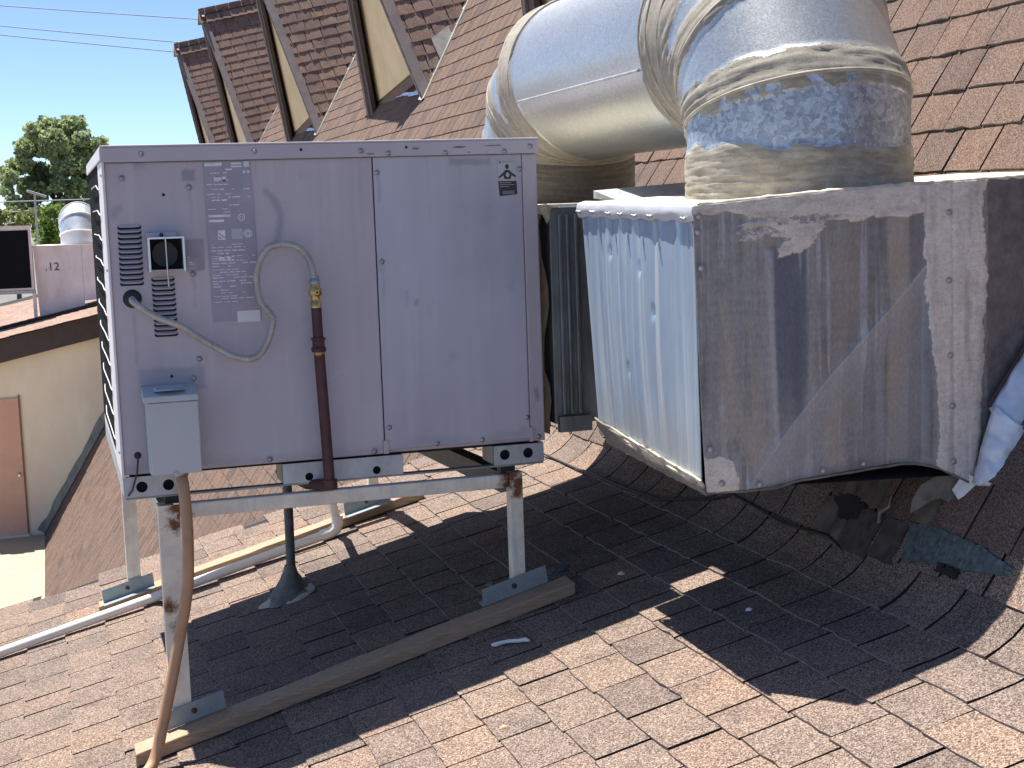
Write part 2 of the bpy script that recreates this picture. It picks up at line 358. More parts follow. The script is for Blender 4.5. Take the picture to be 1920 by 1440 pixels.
# ------------------------------------------------------------------ roof geometry
A0, A1 = math.atan(0.263), math.atan(1.63)
ZS = lambda x: -0.839+0.263*x                   # low roof
ZT = lambda x: -0.15+1.63*(x-2.04)              # steep roof
XI = 2.636/1.367-0.0; XI = (-0.15-1.63*2.04+0.839)/(0.263-1.63); ZI = ZS(XI)
RF = 0.30; TT = RF*math.tan((A1-A0)/2); LARC = RF*(A1-A0)
def prof(s):
    """point (x,z) and slope angle at distance s along the roof, s=0 where the curve starts"""
    if s <= 0: return XI-TT*math.cos(A0)+s*math.cos(A0), ZI-TT*math.sin(A0)+s*math.sin(A0), A0
    if s >= LARC:
        k = s-LARC; return XI+TT*math.cos(A1)+k*math.cos(A1), ZI+TT*math.sin(A1)+k*math.sin(A1), A1
    a = A0+s/RF; x0, z0, _ = prof(0); cx, cz = x0-RF*math.sin(A0), z0+RF*math.cos(A0)
    return cx+RF*math.sin(a), cz-RF*math.cos(a), a
YF = 2.335      # far edge of the low roof
YN = -4.6       # near end (behind the camera)
ZSLAB = -4.32
f_px = 2721.4
def px(p):
    d = Vector(p)-CAMP; z = d.dot(fwd)
    if z < .1: return (-9999, -9999)
    return (960+f_px*d.dot(r2)/z, 720-f_px*d.dot(u2)/z)

# ------------------------------------------------------------------ shingles
TL = 0.205     # tab length up-slope
def tab_shape(w, k, nu=2, nv=5, L=TL, thick=0.0065, seed=0, lk=1.0):
    r = random.Random(seed); top = []; bot = []
    lift = [max(0, r.gauss(0.0012, 0.0022)*lk) for _ in range(nv)]
    jag = [r.gauss(0, 0.0022) for _ in range(nv)]
    US = [0, .82, 1] if nu == 2 else [0, .22, .42, .62, .82, 1]
    for i in range(nu+1):
        u = US[i]
        for j in range(nv):
            v = (j/(nv-1)-0.5)*w
            x = u*L + (jag[j] if i == 0 else 0)
            f = (1-u)**2
            top.append((x, v+(r.gauss(0, .0012) if j in (0, nv-1) else 0), 0.0035+0.0075*(1-u)+lift[j]*f))
    for j in range(nv):
        bot.append((jag[j], (j/(nv-1)-0.5)*w, 0.0035+0.0075-thick+lift[j]*0.9))
    V = top+bot; nb = len(top); F = []; MI = []
    ed = []
    for i in range(nu+1):
        for j in (0, nv-1):
            p = top[i*nv+j]; ed.append((p[0], p[1], 0.0))
    eb = nb+len(bot); V = V+ed
    for i in range(nu):
        for j in range(nv-1):
            a = i*nv+j; F.append((a, a+nv, a+nv+1, a+1)); MI.append(0 if US[i] < .79 else 1)
    for j in range(nv-1): F.append((nb+j, j, j+1, nb+j+1)); MI.append(2)
    for i in range(nu):
        F.append((eb+2*i, eb+2*i+2, (i+1)*nv, i*nv)); F.append((i*nv+nv-1, (i+1)*nv+nv-1, eb+2*i+3, eb+2*i+1)); MI += [1, 1]
    return V, F, MI
TABW = [0.165, 0.185, 0.2, 0.205, 0.21, 0.22, 0.23, 0.25]
def tab_meshes(mat, L=TL, tag_=''):
    out = []
    for k, wd in enumerate(TABW):
        for q in range(3):
            V, F, MI = tab_shape(wd-(.008 if mat == 'shingle' else .0085), k, seed=k*31+q*7+hash_(mat), L=L, thick={'shingle': .0058, 'shingle_steep': .0095, 'shingle_old': .011}[mat], lk=.65 if mat == 'shingle' else 1.5)
            out.append((wd, tab_me(V, F, MI, mat)))
    return out
def tab_me(V, F, MI, mat):
    me = bpy.data.meshes.new('shingle'); me.from_pydata(V, [], F)
    for m in (mat, 'headlap', 'butt'): me.materials.append(MT[m])
    me.polygons.foreach_set('material_index', MI); me.update(); return me
def hash_(s): return sum(ord(c) for c in s)
def lay(courses, ya, yb, seed):
    """tabs of each course: (s, y centre, width, mesh index)"""
    r = random.Random(seed); T = []
    for s in courses:
        y = ya-r.random()*0.25
        while y < yb:
            k = r.randrange(len(TABW)); wd = TABW[k]
            if y+wd/2 < yb: T.append((s+r.gauss(0, .0022), y+wd/2, wd, k))
            y += wd
    return T
def frame_mat(o, ex, ey, en):
    return Matrix((ex, ey, en)).transposed().to_4x4(), o
def mw_of(o, ex, ey, en):
    m = Matrix((Vector(ex), Vector(ey), Vector(en))).transposed().to_4x4(); m.translation = Vector(o); return m
def roof_mw(s, y):
    x, z, a = prof(s); return mw_of((x, y, z), (math.cos(a), 0, math.sin(a)), (0, 1, 0), (-math.sin(a), 0, math.cos(a)))
def proj_area(mw, wd, L=0.15):
    P = [px(mw @ Vector((a, b, .008))) for a, b in ((0, -wd/2), (0, wd/2), (L, wd/2), (L, -wd/2))]
    if any(p[0] == -9999 for p in P): return 0
    cx = sum(p[0] for p in P)/4; cy = sum(p[1] for p in P)/4
    if not (-40 < cx < 1960 and -40 < cy < 1480): return 0
    A = 0.5*abs(sum(P[i][0]*P[(i+1) % 4][1]-P[(i+1) % 4][0]*P[i][1] for i in range(4)))
    return A
def curved_tab(s, y, wd, mat, seed):
    V, F, MI = tab_shape(wd-.0095, 0, nu=5, seed=seed, thick=.0058, lk=.6)
    W = []
    for (u, v, n) in V:
        x, z, a = prof(s+u); W.append((x-math.sin(a)*n, y+v, z+math.cos(a)*n))
    return tab_me(W, F, MI, mat)
def stuff_tabs(mws, name, mat, parent, L=TL):
    """many tabs as one mesh; each 8-vertex wedge"""
    if not mws: return None
    V = []; F = []
    for k, (mw, wd) in enumerate(mws):
        h = wd/2-.005; b = .0035+.0075+random.random()*.002; o = len(V)
        for p in ((0, -h, b), (0, h, b), (L, h, .0035), (L, -h, .0035), (0, -h, b-.0065), (0, h, b-.0065)): V.append(mw @ Vector(p))
        F += [(o, o+3, o+2, o+1), (o+4, o, o+1, o+5), (o+4, o+3, o), (o+5, o+1, o+2)]
    me = bpy.data.meshes.new(name); me.from_pydata([tuple(v) for v in V], [], F); me.materials.append(MT[mat]); me.update()
    o = link(me, name, parent); o['kind'] = 'stuff'; return o

# ground far below, the courtyard slab
g = MB().add([(-3000, -3000, -4.75), (3000, -3000, -4.75), (3000, 3000, -4.75), (-3000, 3000, -4.75)], [(0, 1, 2, 3)], 'ground').obj('ground')
g['kind'] = 'structure'
sb = MB().box((-9, 4.0, -4.75), (0.2, 20.38, ZSLAB), 'concrete').obj('courtyard_slab'); sb['kind'] = 'structure'

# ---- the low roof we stand on (runs into the steep roof in a curve)
low = thing('low_roof', 'low brown shingle roof in the foreground curving up at right', 'roof'); low['kind'] = 'structure'
pr = [prof(s) for s in [-3.3, -1.5, 0]+[LARC*k/8 for k in range(1, 9)]+[LARC+.25]]
V = []; 
for x, z, a in pr:
    V += [(x, YN, z), (x, YF, z)]
mb = MB().add(V, [(2*i, 2*i+2, 2*i+3, 2*i+1) for i in range(len(pr)-1)], 'deck')
mb.obj('roof_deck', low)
xl, zl, _ = prof(-3.3)
MB().hexa([(xl, YF-.02, zl-.3), (XI-.02, YF-.02, ZI-.3), (XI-.02, YF+.01, ZI-.3), (xl, YF+.01, zl-.3), (xl, YF-.02, zl-.004), (XI-.02, YF-.02, ZI-.004), (XI-.02, YF+.01, ZI-.004), (xl, YF+.01, zl-.004)], 'rake').obj('fascia_board', low)
MB().add([(xl, YF-.05, zl-.3), (XI-.1, YF-.05, ZI-.3), (XI-.1, YF-.05, -4.4), (xl, YF-.05, -4.4)], [(0, 1, 2, 3)], 'stucco_wall').obj('side_wall', low)
xc = [1.705, 1.57, 1.42, 1.277, 1.135, .992, .849, .706, .563, .41, .259, .108, -.043, -.193, -.343, -.493, -.64, -.79, -.94, -1.09, -1.24]
x00 = prof(0)[0]
courses = [(x-x00)/math.cos(A0) for x in xc]
tabs = lay(courses, YN, YF, 11)
ME = tab_meshes('shingle')
scored = []
for (s, y, wd, k) in tabs:
    mw = roof_mw(s, y); scored.append((proj_area(mw, wd), s, y, wd, k, mw))
curv = []
for s in (0.045, 0.20):
    curv += [(s, y, wd, k) for (_, y, wd, k) in lay([s], -2.2, YF, int(s*1000)+3)]
nl = 0
for (s, y, wd, k) in [(courses[0], t[1], t[2], t[3]) for t in lay([0], -2.2, YF, 5)]+curv:
    if courses[0] == s: pass
    a = proj_area(roof_mw(s, y), wd)
    if a < 60 and s != courses[0]: continue
    if s == courses[0]: continue
    link(curved_tab(s, y, wd, 'shingle', int(y*1000) % 9973), 'shingle', low); nl += 1
scored.sort(key=lambda t: -t[0]); rest = []
for (a, s, y, wd, k, mw) in scored:
    if s > courses[0]-.02 and a > 0:
        link(curved_tab(s, y, wd, 'shingle', int(y*1000) % 9973), 'shingle', low); nl += 1; continue
    if nl < 298 and a > 60:
        r = random.Random(int(y*1e4)+int(s*1e4)); m2 = mw @ Matrix.Rotation(r.gauss(0, .004), 4, 'Z')
        link(ME[k*3+r.randrange(3)][1], 'shingle', low, m2); nl += 1
    else: rest.append((mw, wd))
stuff_tabs(rest, 'shingle_field', 'shingle', low)

# ---- the steep roof and its dormers
YE = 27.6
church = thing('steep_roof_building', 'steep brown shingled roof with a row of triangular dormers', 'building', (3, 12, 0))
ztop = 7.2
xa_, za_ = 2.04+(ztop+.15)/1.63, ztop
xb0, zb0 = prof(LARC)[0], prof(LARC)[1]
xlow = 2.04+(-4.75+.15)/1.63
MB().add([(xb0, YN, zb0), (xa_, YN, za_), (xa_, YE, za_), (xb0, YE, zb0), (xlow, YF, -4.75), (xb0, YF, zb0), (xb0, YE, zb0), (xlow, YE, -4.75),
          (xa_+6, YN, za_-6), (xa_+6, YE, za_-6)],
         [(0, 1, 2, 3), (4, 5, 6, 7), (1, 8, 9, 2)], 'deck').obj('steep_roof_deck', church)
MB().add([(xlow, YE+.01, -4.75), (xa_, YE+.01, za_), (xa_+7.2, YE+.01, -4.75)], [(0, 1, 2)], 'stucco').obj('end_wall', church)
sT = lambda z: LARC+(z-prof(LARC)[1])/math.sin(A1)
scs = [sT(.806+.137*k) for k in range(-8, 48)]
T = lay([s for s in scs if s > .25], YN+2, YE, 21)
scs_low = [sT(.806+.137*k) for k in range(-38, -7)]
T += lay(scs_low, YF, YE, 22)
# dormers: gable apex A (leaning out), base corners, ridge climbing back into the roof
DX = dict(xb=3.214, zb=1.771, wb=1.187, xa=2.6, za=4.232, t=0.213)
DY = [4.5, 9.983, 15.455, 21.506, 26.507]
def in_dormer(x, y, z):
    for yc in DY:
        d = abs(y-yc)
        if d < DX['wb']*1.0:
            # covered by the dormer if the point lies behind its gable and under its slopes
            h = DX['zb']+(DX['za']-DX['zb'])*(1-d/DX['wb'])+DX['t']*(x-2.6)
            if z > DX['zb']+.55 and z < h-.05: return True
    return False
MES = tab_meshes('shingle_steep')
sc2 = []
def occluded(p):
    x, y = p      # behind the plenums and the big pipe as seen from here
    return (1335 < x < 1700 and y < 900 and y > 0) or (190 < x < 1005 and 262 < y < 830) or (1095 < x < 1850 and 385 < y < 860) or (1000 < x < 1640 and y < 260)
for (s, y, wd, k) in T:
    mw = roof_mw(s, y) if s > LARC else None
    if mw is None:
        x, z = 2.04+(prof(LARC)[1]+(s-LARC)*math.sin(A1)+.15)/1.63, prof(LARC)[1]+(s-LARC)*math.sin(A1)
        mw = mw_of((x, y, z), (math.cos(A1), 0, math.sin(A1)), (0, 1, 0), (-math.sin(A1), 0, math.cos(A1)))
    c = mw.translation
    if in_dormer(c.x+.08, c.y, c.z+.13): continue
    a = proj_area(mw, wd, .16)
    p = px(c)
    if a == 0 and (c.y < -2.5 or c.z > 3.8): continue
    sc2.append((0 if occluded(p) else a, s, y, wd, k, mw))
sc2.sort(key=lambda t: -t[0]); rest = []; nb_ = 0
for (a, s, y, wd, k, mw) in sc2:
    if nb_ < 150 and a > 0:
        r = random.Random(int(y*1e4)+int(s*1e4)); link(MES[k*3+r.randrange(3)][1], 'shingle', church, mw @ Matrix.Rotation(r.gauss(0, .004), 4, 'Z')); nb_ += 1
    else: rest.append((mw, wd))
stuff_tabs(rest, 'shingle_field', 'shingle_steep', church)

MED = tab_meshes('shingle_old', 0.22)
def dormer(yc, n_single, seed, first):
    xb, zb, wb, xa, za, t = (DX[k] for k in ('xb', 'zb', 'wb', 'xa', 'za', 't'))
    r = random.Random(seed)
    A = Vector((xa, yc, za)); rd = Vector((1, 0, t)).normalized()
    Nb = Vector((xb, yc-wb, zb)); Fb = Vector((xb, yc+wb, zb))
    def to_roof(P):      # along the ridge direction until the steep roof
        d = (P.z+.15-1.63*(P.x-2.04))/(1.63*rd.x-rd.z); return P+rd*max(d, 0)
    Rm = to_roof(A); Vn, Vf = to_roof(Nb), to_roof(Fb)
    mb = MB()
    for (B, Vv, sgn) in ((Nb, Vn, -1), (Fb, Vf, 1)):
        nrm = rd.cross(B-A).normalized()
        if nrm.z < 0: nrm = -nrm
        top = [A, B, Vv+rd*.05, Rm+rd*.2]
        mb.add([p for p in top]+[p-nrm*.05 for p in top], [(0, 1, 2, 3), (7, 6, 5, 4), (0, 4, 5, 1), (1, 5, 6, 2)], 'deck')
    dm = mb.obj('dormer', church)
    # gable wall, set back under the overhang
    off = Vector((.10, 0, .10*t)); gl_ = lambda P, q: P+(A-P)*q
    wN, wF = gl_(Nb, .12), gl_(Fb, .05)
    wl = [A+off+Vector((0, 0, -.05)), wN+off+Vector((0, .03, 0)), wF+off+Vector((0, -.03, 0))]
    MB().prism(wl, (.06, 0, .06*t), 'stucco').obj('gable_wall', dm)
    o1 = Vector((-.006, 0, 0)); q0 = wl[1]+Vector((0, .02, .01)); q1 = gl_(Nb, .36)+off+Vector((0, .04, 0)); q2 = wl[1].lerp(wl[2], .20)+Vector((0, 0, .03))
    MB().prism([q0+o1, q1+o1, q2+o1], (.005, 0, 0), 'black').obj('shadow_gap', dm)  # flat black triangle stands for the deep shadow beside the near rake
    MB().hexa([wN+Vector((.10, .03, -.10)), wF+Vector((.10, -.03, -.10)), wF+Vector((.30, -.03, -.08)), wN+Vector((.30, .03, -.08)),
               wN+Vector((.10, .03, .0)), wF+Vector((.10, -.03, .0)), wF+Vector((.30, -.03, .02)), wN+Vector((.30, .03, .02))], 'base_wood').obj('base_board', dm)
    # rake boards
    gv = (A-(Nb+Fb)/2).normalized(); out = Vector((-1, 0, -t)).normalized()
    for (B, sg) in ((Nb, -1), (Fb, 1)):
        dirr = (B-A).normalized(); nrm = rd.cross(dirr).normalized()
        if nrm.z < 0: nrm = -nrm
        P0, P1 = A, B+dirr*.08
        w_ = .17 if sg > 0 else .12
        mb = MB()
        prof_ = [P0+nrm*.012, P0-nrm*w_, P1-nrm*w_, P1+nrm*.012]
        mb.prism([p-out*0.0 for p in prof_], -out*.045, 'rake')
        mb.prism([p+out*.022 for p in (P0+nrm*.022, P0-nrm*.045, P1-nrm*.045, P1+nrm*.022)], -out*.10, 'rake_light')
        mb.obj('rake_board', dm)
        # thin metal drip edge along the shingles
    nS = Vector((-math.sin(A1), 0, math.cos(A1))); up = Vector((math.cos(A1), 0, math.sin(A1)))
    def onS(y, z, h=.014): return Vector((2.04+(z+.15)/1.63, y, z))+nS*h
    mb = MB(); ys = [yc-wb+.10+i*(1.0*wb/12) for i in range(13)]
    tops = [onS(y, zb+.13+(y-yc)*.06+r.gauss(0, .006), .03) for y in ys]; bots = [onS(y, zb+.095+(y-yc)*.06+r.gauss(0, .006), .022) for y in ys]
    mb.add(tops+bots, [(i, i+13, i+14, i+1) for i in range(12)], 'flash'); mb.obj('base_flashing', dm)
    # valley flashing
    for (P0, P1, nm) in ((Vn, Rm, 'n'), (Vf, Rm, 'f')):
        d = (P1-P0).normalized(); b_ = P0-d*.04; side = Vector((0, -1 if nm == 'n' else 1, 0))
        sd = (side-d*side.dot(d)).normalized(); hv = nS*.022
        n_ = 10; pts = [b_+(P1-b_)*(i/n_) for i in range(n_+1)]
        mb = MB(); W = []
        for p in pts: W += [p+hv, p+sd*.055+hv, p+sd*.06+nS*.0, p+nS*.045-sd*.02]
        F = []
        for i in range(n_):
            o = 4*i; F += [(o, o+4, o+5, o+1), (o+1, o+5, o+6, o+2), (o+3, o+7, o+4, o)]
        mb.add(W, F, 'valley'); mb.obj('valley_flashing', dm)
    # shingle courses
    singles = []; field = []
    for (B, sgn) in ((Nb, -1), (Fb, 1)):
        dn = (B-A); Ls = dn.length; ds = dn.normalized(); nrm = rd.cross(ds).normalized()
        if nrm.z < 0: nrm = -nrm
        upd = -(ds-rd*ds.dot(rd)).normalized()      # up-slope, square to the ridge
        eyy = nrm.cross(upd)
        nrow = int(Ls*abs(ds.dot(upd))/.15)
        for i in range(nrow+2):
            frac = 1-(i*.15)/(Ls*abs(ds.dot(upd)))
            if frac < .03: break
            P0 = A+dn*frac+upd*-.03; P1 = to_roof(P0)
            ln = (P1-P0).dot(rd)+.05; q = -.03-r.random()*.12
            while q < ln:
                k = r.randrange(len(TABW)); wd = TABW[k]; a0 = max(q, -.03); a1 = min(q+wd, ln)
                q += wd
                if a1-a0 < .03: continue
                c = P0+rd*((a0+a1)/2)
                m_ = mw_of(c, upd, eyy, nrm)
                singles.append((proj_area(m_, a1-a0), m_, a1-a0, k, wd, sgn))
    singles.sort(key=lambda t_: -(t_[0] if t_[5] < 0 else 0)); cnt = 0
    for (a, m_, wd, k, w0, sgn) in singles:
        q_ = px(m_.translation)
        if cnt < n_single and sgn < 0 and a > 30 and q_[1] > -5 and q_[1] < 285:
            lift = max(0, r.gauss(0.012, .012)); mm = m_ @ Matrix.Rotation(r.gauss(0, .006), 4, 'Z') @ Matrix.Rotation(lift*1.2, 4, 'Y') @ Matrix.Scale(wd/w0, 4, (0, 1, 0))
            link(MED[k*3+r.randrange(3)][1], 'shingle', dm, mm); cnt += 1
        else:
            lift = max(0, r.gauss(0.01, .012)); field.append((m_ @ Matrix.Rotation(lift*1.2, 4, 'Y'), wd))
    stuff_tabs(field, 'shingle_field', 'shingle_old', dm, .22)
    if first:
        dn = Nb-A; nrm = rd.cross(dn).normalized(); nrm = nrm if nrm.z > 0 else -nrm
        c0 = A+dn*.80; ln = (to_roof(c0)-c0).length; hh = nrm*.024
        P = [c0+rd*(ln*.55)+hh, c0+rd*(ln*.97)-dn*.035+hh, A+dn*.86+rd*(ln*.99)*.93+hh, A+dn*.90+rd*ln*.62+hh, A+dn*.885+rd*ln*.56+hh]
        MB().prism(P, -nrm*.008, 'valley').obj('bare_underlay', dm)
    # ridge caps
    mb = MB(); n_ = int((Rm-A).length/.14)
    for i in range(n_):
        p = A+rd*(i*.14-.04); q = p+rd*.2; hN = Vector((0, -.13, -.20)); hF = Vector((0, .13, -.20)); u_ = Vector((0, 0, .02+.012)); lo = Vector((0, 0, .012))
        mb.add([p+u_, p+hN+u_, p+hF+u_, q+lo, q+hN+lo, q+hF+lo, p+lo, p+hN+lo, p+hF+lo], [(0, 3, 4, 1), (0, 2, 5, 3), (0, 1, 7, 6), (0, 6, 8, 2)], 'shingle_old')
    mb.obj('ridge_cap', dm)
    return dm
for i, (yc, n1) in enumerate(zip(DY, (0, 75, 60, 0, 0))): dormer(yc, n1, 40+i, i == 1)

# ------------------------------------------------------------------ the air conditioner
W, D, H = 1.30, 1.36, 0.951
ac = thing('air_conditioner', 'faded mauve grey rooftop air conditioner on a white steel stand', 'air conditioner', (0, 0, 0))
# cabinet body, with the coil side recessed
mb = MB()
mb.box((.035, .012, .004), (W, D, .93), 'mauve')
mb.obj('cabinet', ac, bevel=.003)
def stainpanel(name, x0, x1, z0, z1, y, seed, marks=(), tint=(1, 1, 1)):
    nu, nv = int((x1-x0)*220), int((z1-z0)*220)
    X, Z = np.meshgrid(np.linspace(x0, x1, nu), np.linspace(z0, z1, nv), indexing='ij')
    base = np.ones(X.shape+(4,))*rgba((.49, .452, .495), 0)
    n1 = fbm(X*2.5, Z*2.5, seed); n2 = fbm(X*22, Z*1.6, seed+9); n3 = fbm(X*9, Z*9, seed+4)
    base[..., :3] *= (1+.22*(n1-.5)+.16*(n2-.5)+.07*(n3-.5))[..., None]
    # faint bluish chalking to the right, dusty drip streaks
    base[..., :3] = lerpc(base[..., :3], np.array((.46, .465, .53)), smooth(.45, .8, fbm(X*1.7+3, Z*1.2, seed+2))*.7)
    base[..., :3] = lerpc(base[..., :3], np.array((.57, .535, .575)), smooth(.58, .8, fbm(X*40, Z*2.2, seed+21))*.35)
    dark = smooth(.70, .82, fbm(X*14, Z*14, seed+31))*.25
    base[..., :3] = lerpc(base[..., :3], np.array((.32, .30, .35)), dark)
    for (poly, c, soft, k) in marks:
        d = polydist(X, Z, poly)+(fbm(X*40, Z*40, seed+7)-.5)*soft*2
        base[..., :3] = lerpc(base[..., :3], np.array(c), smooth(-soft, soft, d)*k)
    base[..., :3] *= np.array(tint); Y = y+.003*(fbm(X*2.2, Z*2.2, seed+5)-.5)+.0012*np.sin((X-x0)/(x1-x0)*math.pi)*np.sin((Z-z0)/(z1-z0)*math.pi)
    P = np.stack([X, Y, Z], -1)
    return grid_obj(name, P, base, MT['mauve_panel'], ac, flip=False, thick=.008)
MT['mauve_panel'] = painted_attr('faded_panel_paint', 0, .55, .02, 260, .05)
def line_poly(pts, w_):
    a = [Vector((*p, 0)) for p in pts]; Lp, Rp = [], []
    for i, p in enumerate(a):
        d = (a[min(i+1, len(a)-1)]-a[max(i-1, 0)]).normalized(); nn = Vector((-d.y, d.x, 0))*w_
        Lp.append(tuple((p+nn)[:2])); Rp.append(tuple((p-nn)[:2]))
    return Lp+Rp[::-1]
G = (.32, .30, .36)
drip = lambda x, z, ln, k=.45: (line_poly([(x, z), (x+.002, z-ln*.5), (x+.001, z-ln)], .0035), (.34, .315, .345), .005, k)
left_marks = [drip(.239, .822, .10), drip(.239, .325, .07), drip(.235, .574, .09), drip(.06, .49, .16, .5), drip(.16, .585, .03), drip(.74, .90, .10, .3), drip(.62, .895, .14, .25), drip(.43, .90, .05, .3), (line_poly([(.62, .24), (.66, .27), (.67, .262)], .0022), (.55, .53, .55), .002, .5), (line_poly([(.31, .28), (.36, .262)], .0018), (.56, .54, .56), .002, .5), ([(.0, .004), (.78, .004), (.78, .03), (.4, .02), (.2, .045), (.0, .03)], (.34, .30, .32), .02, .5),
              (line_poly([(.452, .812), (.472, .80), (.49, .775), (.499, .74), (.494, .70), (.485, .668), (.47, .65)], .011), G, .008, .75),
              ([(.221, .849), (.257, .849), (.257, .88), (.221, .88)], (.31, .29, .345), .002, .9),
              ([(.062, .245), (.252, .245), (.252, .31), (.062, .31)], (.35, .345, .40), .006, .8),
              (line_poly([(.02, .75), (.035, .772), (.05, .78)], .009), G, .008, .6),
              ([(.09, .885), (.125, .885), (.12, .905), (.09, .905)], G, .012, .6),
              (line_poly([(.12, .40), (.125, .33), (.11, .25)], .02), (.38, .355, .41), .02, .35)]
stainpanel('service_panel', .006, .7795, .004, .904, .006, 3, left_marks)
right_marks = [drip(.797, .585, .10), drip(.797, .85, .08), drip(1.244, .85, .10), drip(1.05, .895, .12, .3), drip(.95, .90, .2, .2), (line_poly([(.98, .33), (1.03, .352), (1.05, .348)], .002), (.55, .54, .57), .002, .5), ([(.785, .014), (1.25, .014), (1.25, .05), (1.1, .03), (.9, .045)], (.34, .31, .33), .02, .4),
               (line_poly([(1.02, .885), (1.08, .884), (1.15, .881)], .010), (.31, .285, .31), .004, .7),
               (line_poly([(.868, .50), (.872, .47), (.868, .45)], .004), G, .006, .6), ([(.895, .455), (.905, .455), (.905, .47), (.895, .47)], G, .004, .7),
               (line_poly([(1.19, .78), (1.2, .6)], .02), (.43, .415, .47), .02, .4)]
stainpanel('access_panel', .7832, 1.2508, .014, .904, .004, 8, right_marks, (.94, 1.0, 1.05))
stainpanel('corner_panel', 1.2535, W, .004, .904, .005, 13, [(line_poly([(1.277, .17), (1.28, .13)], .006), (.28,.24,.25), .008, .8)])
MB().box((.777, .009, .004), (.785, .02, .904), 'black').obj('panel_joint', ac); MB().box((1.2495, .009, .004), (1.2555, .02, .904), 'black').obj('panel_joint', ac)
MB().box((.776, -.001, .004), (.792, .0035, .045), 'label_silver').obj('joint_clip', ac); MB().box((1.247, -.001, .004), (1.259, .0035, .05), 'mauve').obj('joint_clip', ac)
# top lid with turned-down edge
mb = MB(); mb.box((-.004, -.006, .947), (W+.006, D+.006, .953), 'mauve'); mb.box((-.004, -.006, .905), (W+.006, -.001, .947), 'mauve')
mb.box((-.006, -.001, .912), (-.001, D+.006, .947), 'sunlit_paint'); mb.box((W+.001, -.001, .905), (W+.006, D+.006, .947), 'mauve')
mb.obj('lid', ac, bevel=.0045)
for (x0, z0, w_, h_) in ((.915, .927, .03, .008), (.775, .9135, .03, .006), (1.05, .928, .06, .008), (1.16, .931, .07, .007), (1.08, .9125, .015, .005)):
    pts = []
    for k in range(12):
        a = 2*math.pi*k/12; q = random.uniform(.55, 1); pts.append((x0+w_/2*math.cos(a)*q, -.0066, z0+h_/2*math.sin(a)*q))
    MB().add(pts, [tuple(range(12))], 'scuff').obj('scuff_mark', ac)
# left side: corner posts, black coil, wire guard
MB().box((-.002, -.001, -.004), (.0055, .33, .911), 'sunlit_paint').obj('corner_post', ac, bevel=.002)
MB().box((.0, .33, -.002), (.034, D, .025), 'sunlit_paint').obj('sill_strip', ac, bevel=.002)
MB().box((-.001, .3302, .025), (.03, D, .911), 'coil').obj('condenser_coil', ac)
gme = None
for i in range(11):
    z = .09+i*.076; path = [(-.0035, .27, z-.016), (-.006, .30, z-.012), (-.0085, .36, z), (-.0085, .80, z), (-.003, .98, z), (.004, 1.1, z)]
    if gme is None:
        gme = MB().tube([(a, b, c-z) for a, b, c in path], .0017, 'wire', 6).mesh('guard_wire')
    link(gme, 'guard_wire', ac, Matrix.Translation((0, 0, z)))
for z_ in (.87, .60, .07): MB().lathe((-.002, .03, z_), (-1, 0, 0), [(0, .006), (.001, .0055), (.004, .004), (.0045, .0005)], 'screw', 8).obj('screw', ac)
# screws on the front
sme = MB().lathe((0, 0, 0), (0, -1, 0), [(0, .0085), (.0016, .0082), (.0018, .0055), (.006, .0050), (.0062, .0005)], 'screw', 10).mesh('screw')
for (x, z) in [(.109, .927), (.43, .928), (.746, .923), (.829, .9145), (1.006, .912), (1.194, .912), (1.278, .926), (.239, .829), (.794, .858), (1.244, .858), (.797, .591), (.797, .084), (1.242, .082), (.239, .331), (.219, .275), (.428, .016), (.946, .022), (1.092, .022), (.748, .014), (.235, .58), (1.278, .018), (.052, .86)]:
    link(sme, 'screw', ac, Matrix.Translation((x, -.006 if z > .906 else (.0035 if x < 1.3 else .004), z)))
hme = MB().lathe((0, 0, 0), (0, -1, 0), [(0, .0045), (.0006, .0044), (.0007, .0004)], 'black', 10).mesh('screw_hole')
for (x, z) in [(.567, .93), (.885, .931), (.157, .285), (.165, .81)]: link(hme, 'screw_hole', ac, Matrix.Translation((x, -.006 if z > .906 else .0055, z)))
# louvres
def louvre():
    mb = MB(); n_ = 10; m_ = 5; wv = .034; V = []; F = []
    for i in range(n_+1):
        t = i/n_*2-1; e = math.sqrt(max(0, 1-t**6)); 
        for j in range(m_+1):
            u = j/m_; a = u*math.pi/2
            V.append((t*wv, -.009*e*math.sin(a)-.0002,   .0052-.0070*e*(1-math.cos(a))))
    for i in range(n_):
        for j in range(m_):
            o = i*(m_+1)+j; F.append((o, o+m_+1, o+m_+2, o+1))
    mb.add(V, F, 'mauve', True)
    mb.add([(-wv*.97, -.0010, -.0050), (-wv*.8, -.0010, -.0078), (wv*.8, -.0010, -.0078), (wv*.97, -.0010, -.0050), (wv*.97, -.0010, .001), (-wv*.97, -.0010, .001)], [(0, 1, 2, 3, 4, 5)], 'black')
    return mb.mesh('louvre')
lme = louvre()
for i in range(12): link(lme, 'louvre', ac, Matrix.Translation((.064-.001*i*.2, .005, .722-i*.0146)))
for i in range(12): link(lme, 'louvre', ac, Matrix.Translation((.149, .005, .570-i*.0146)))
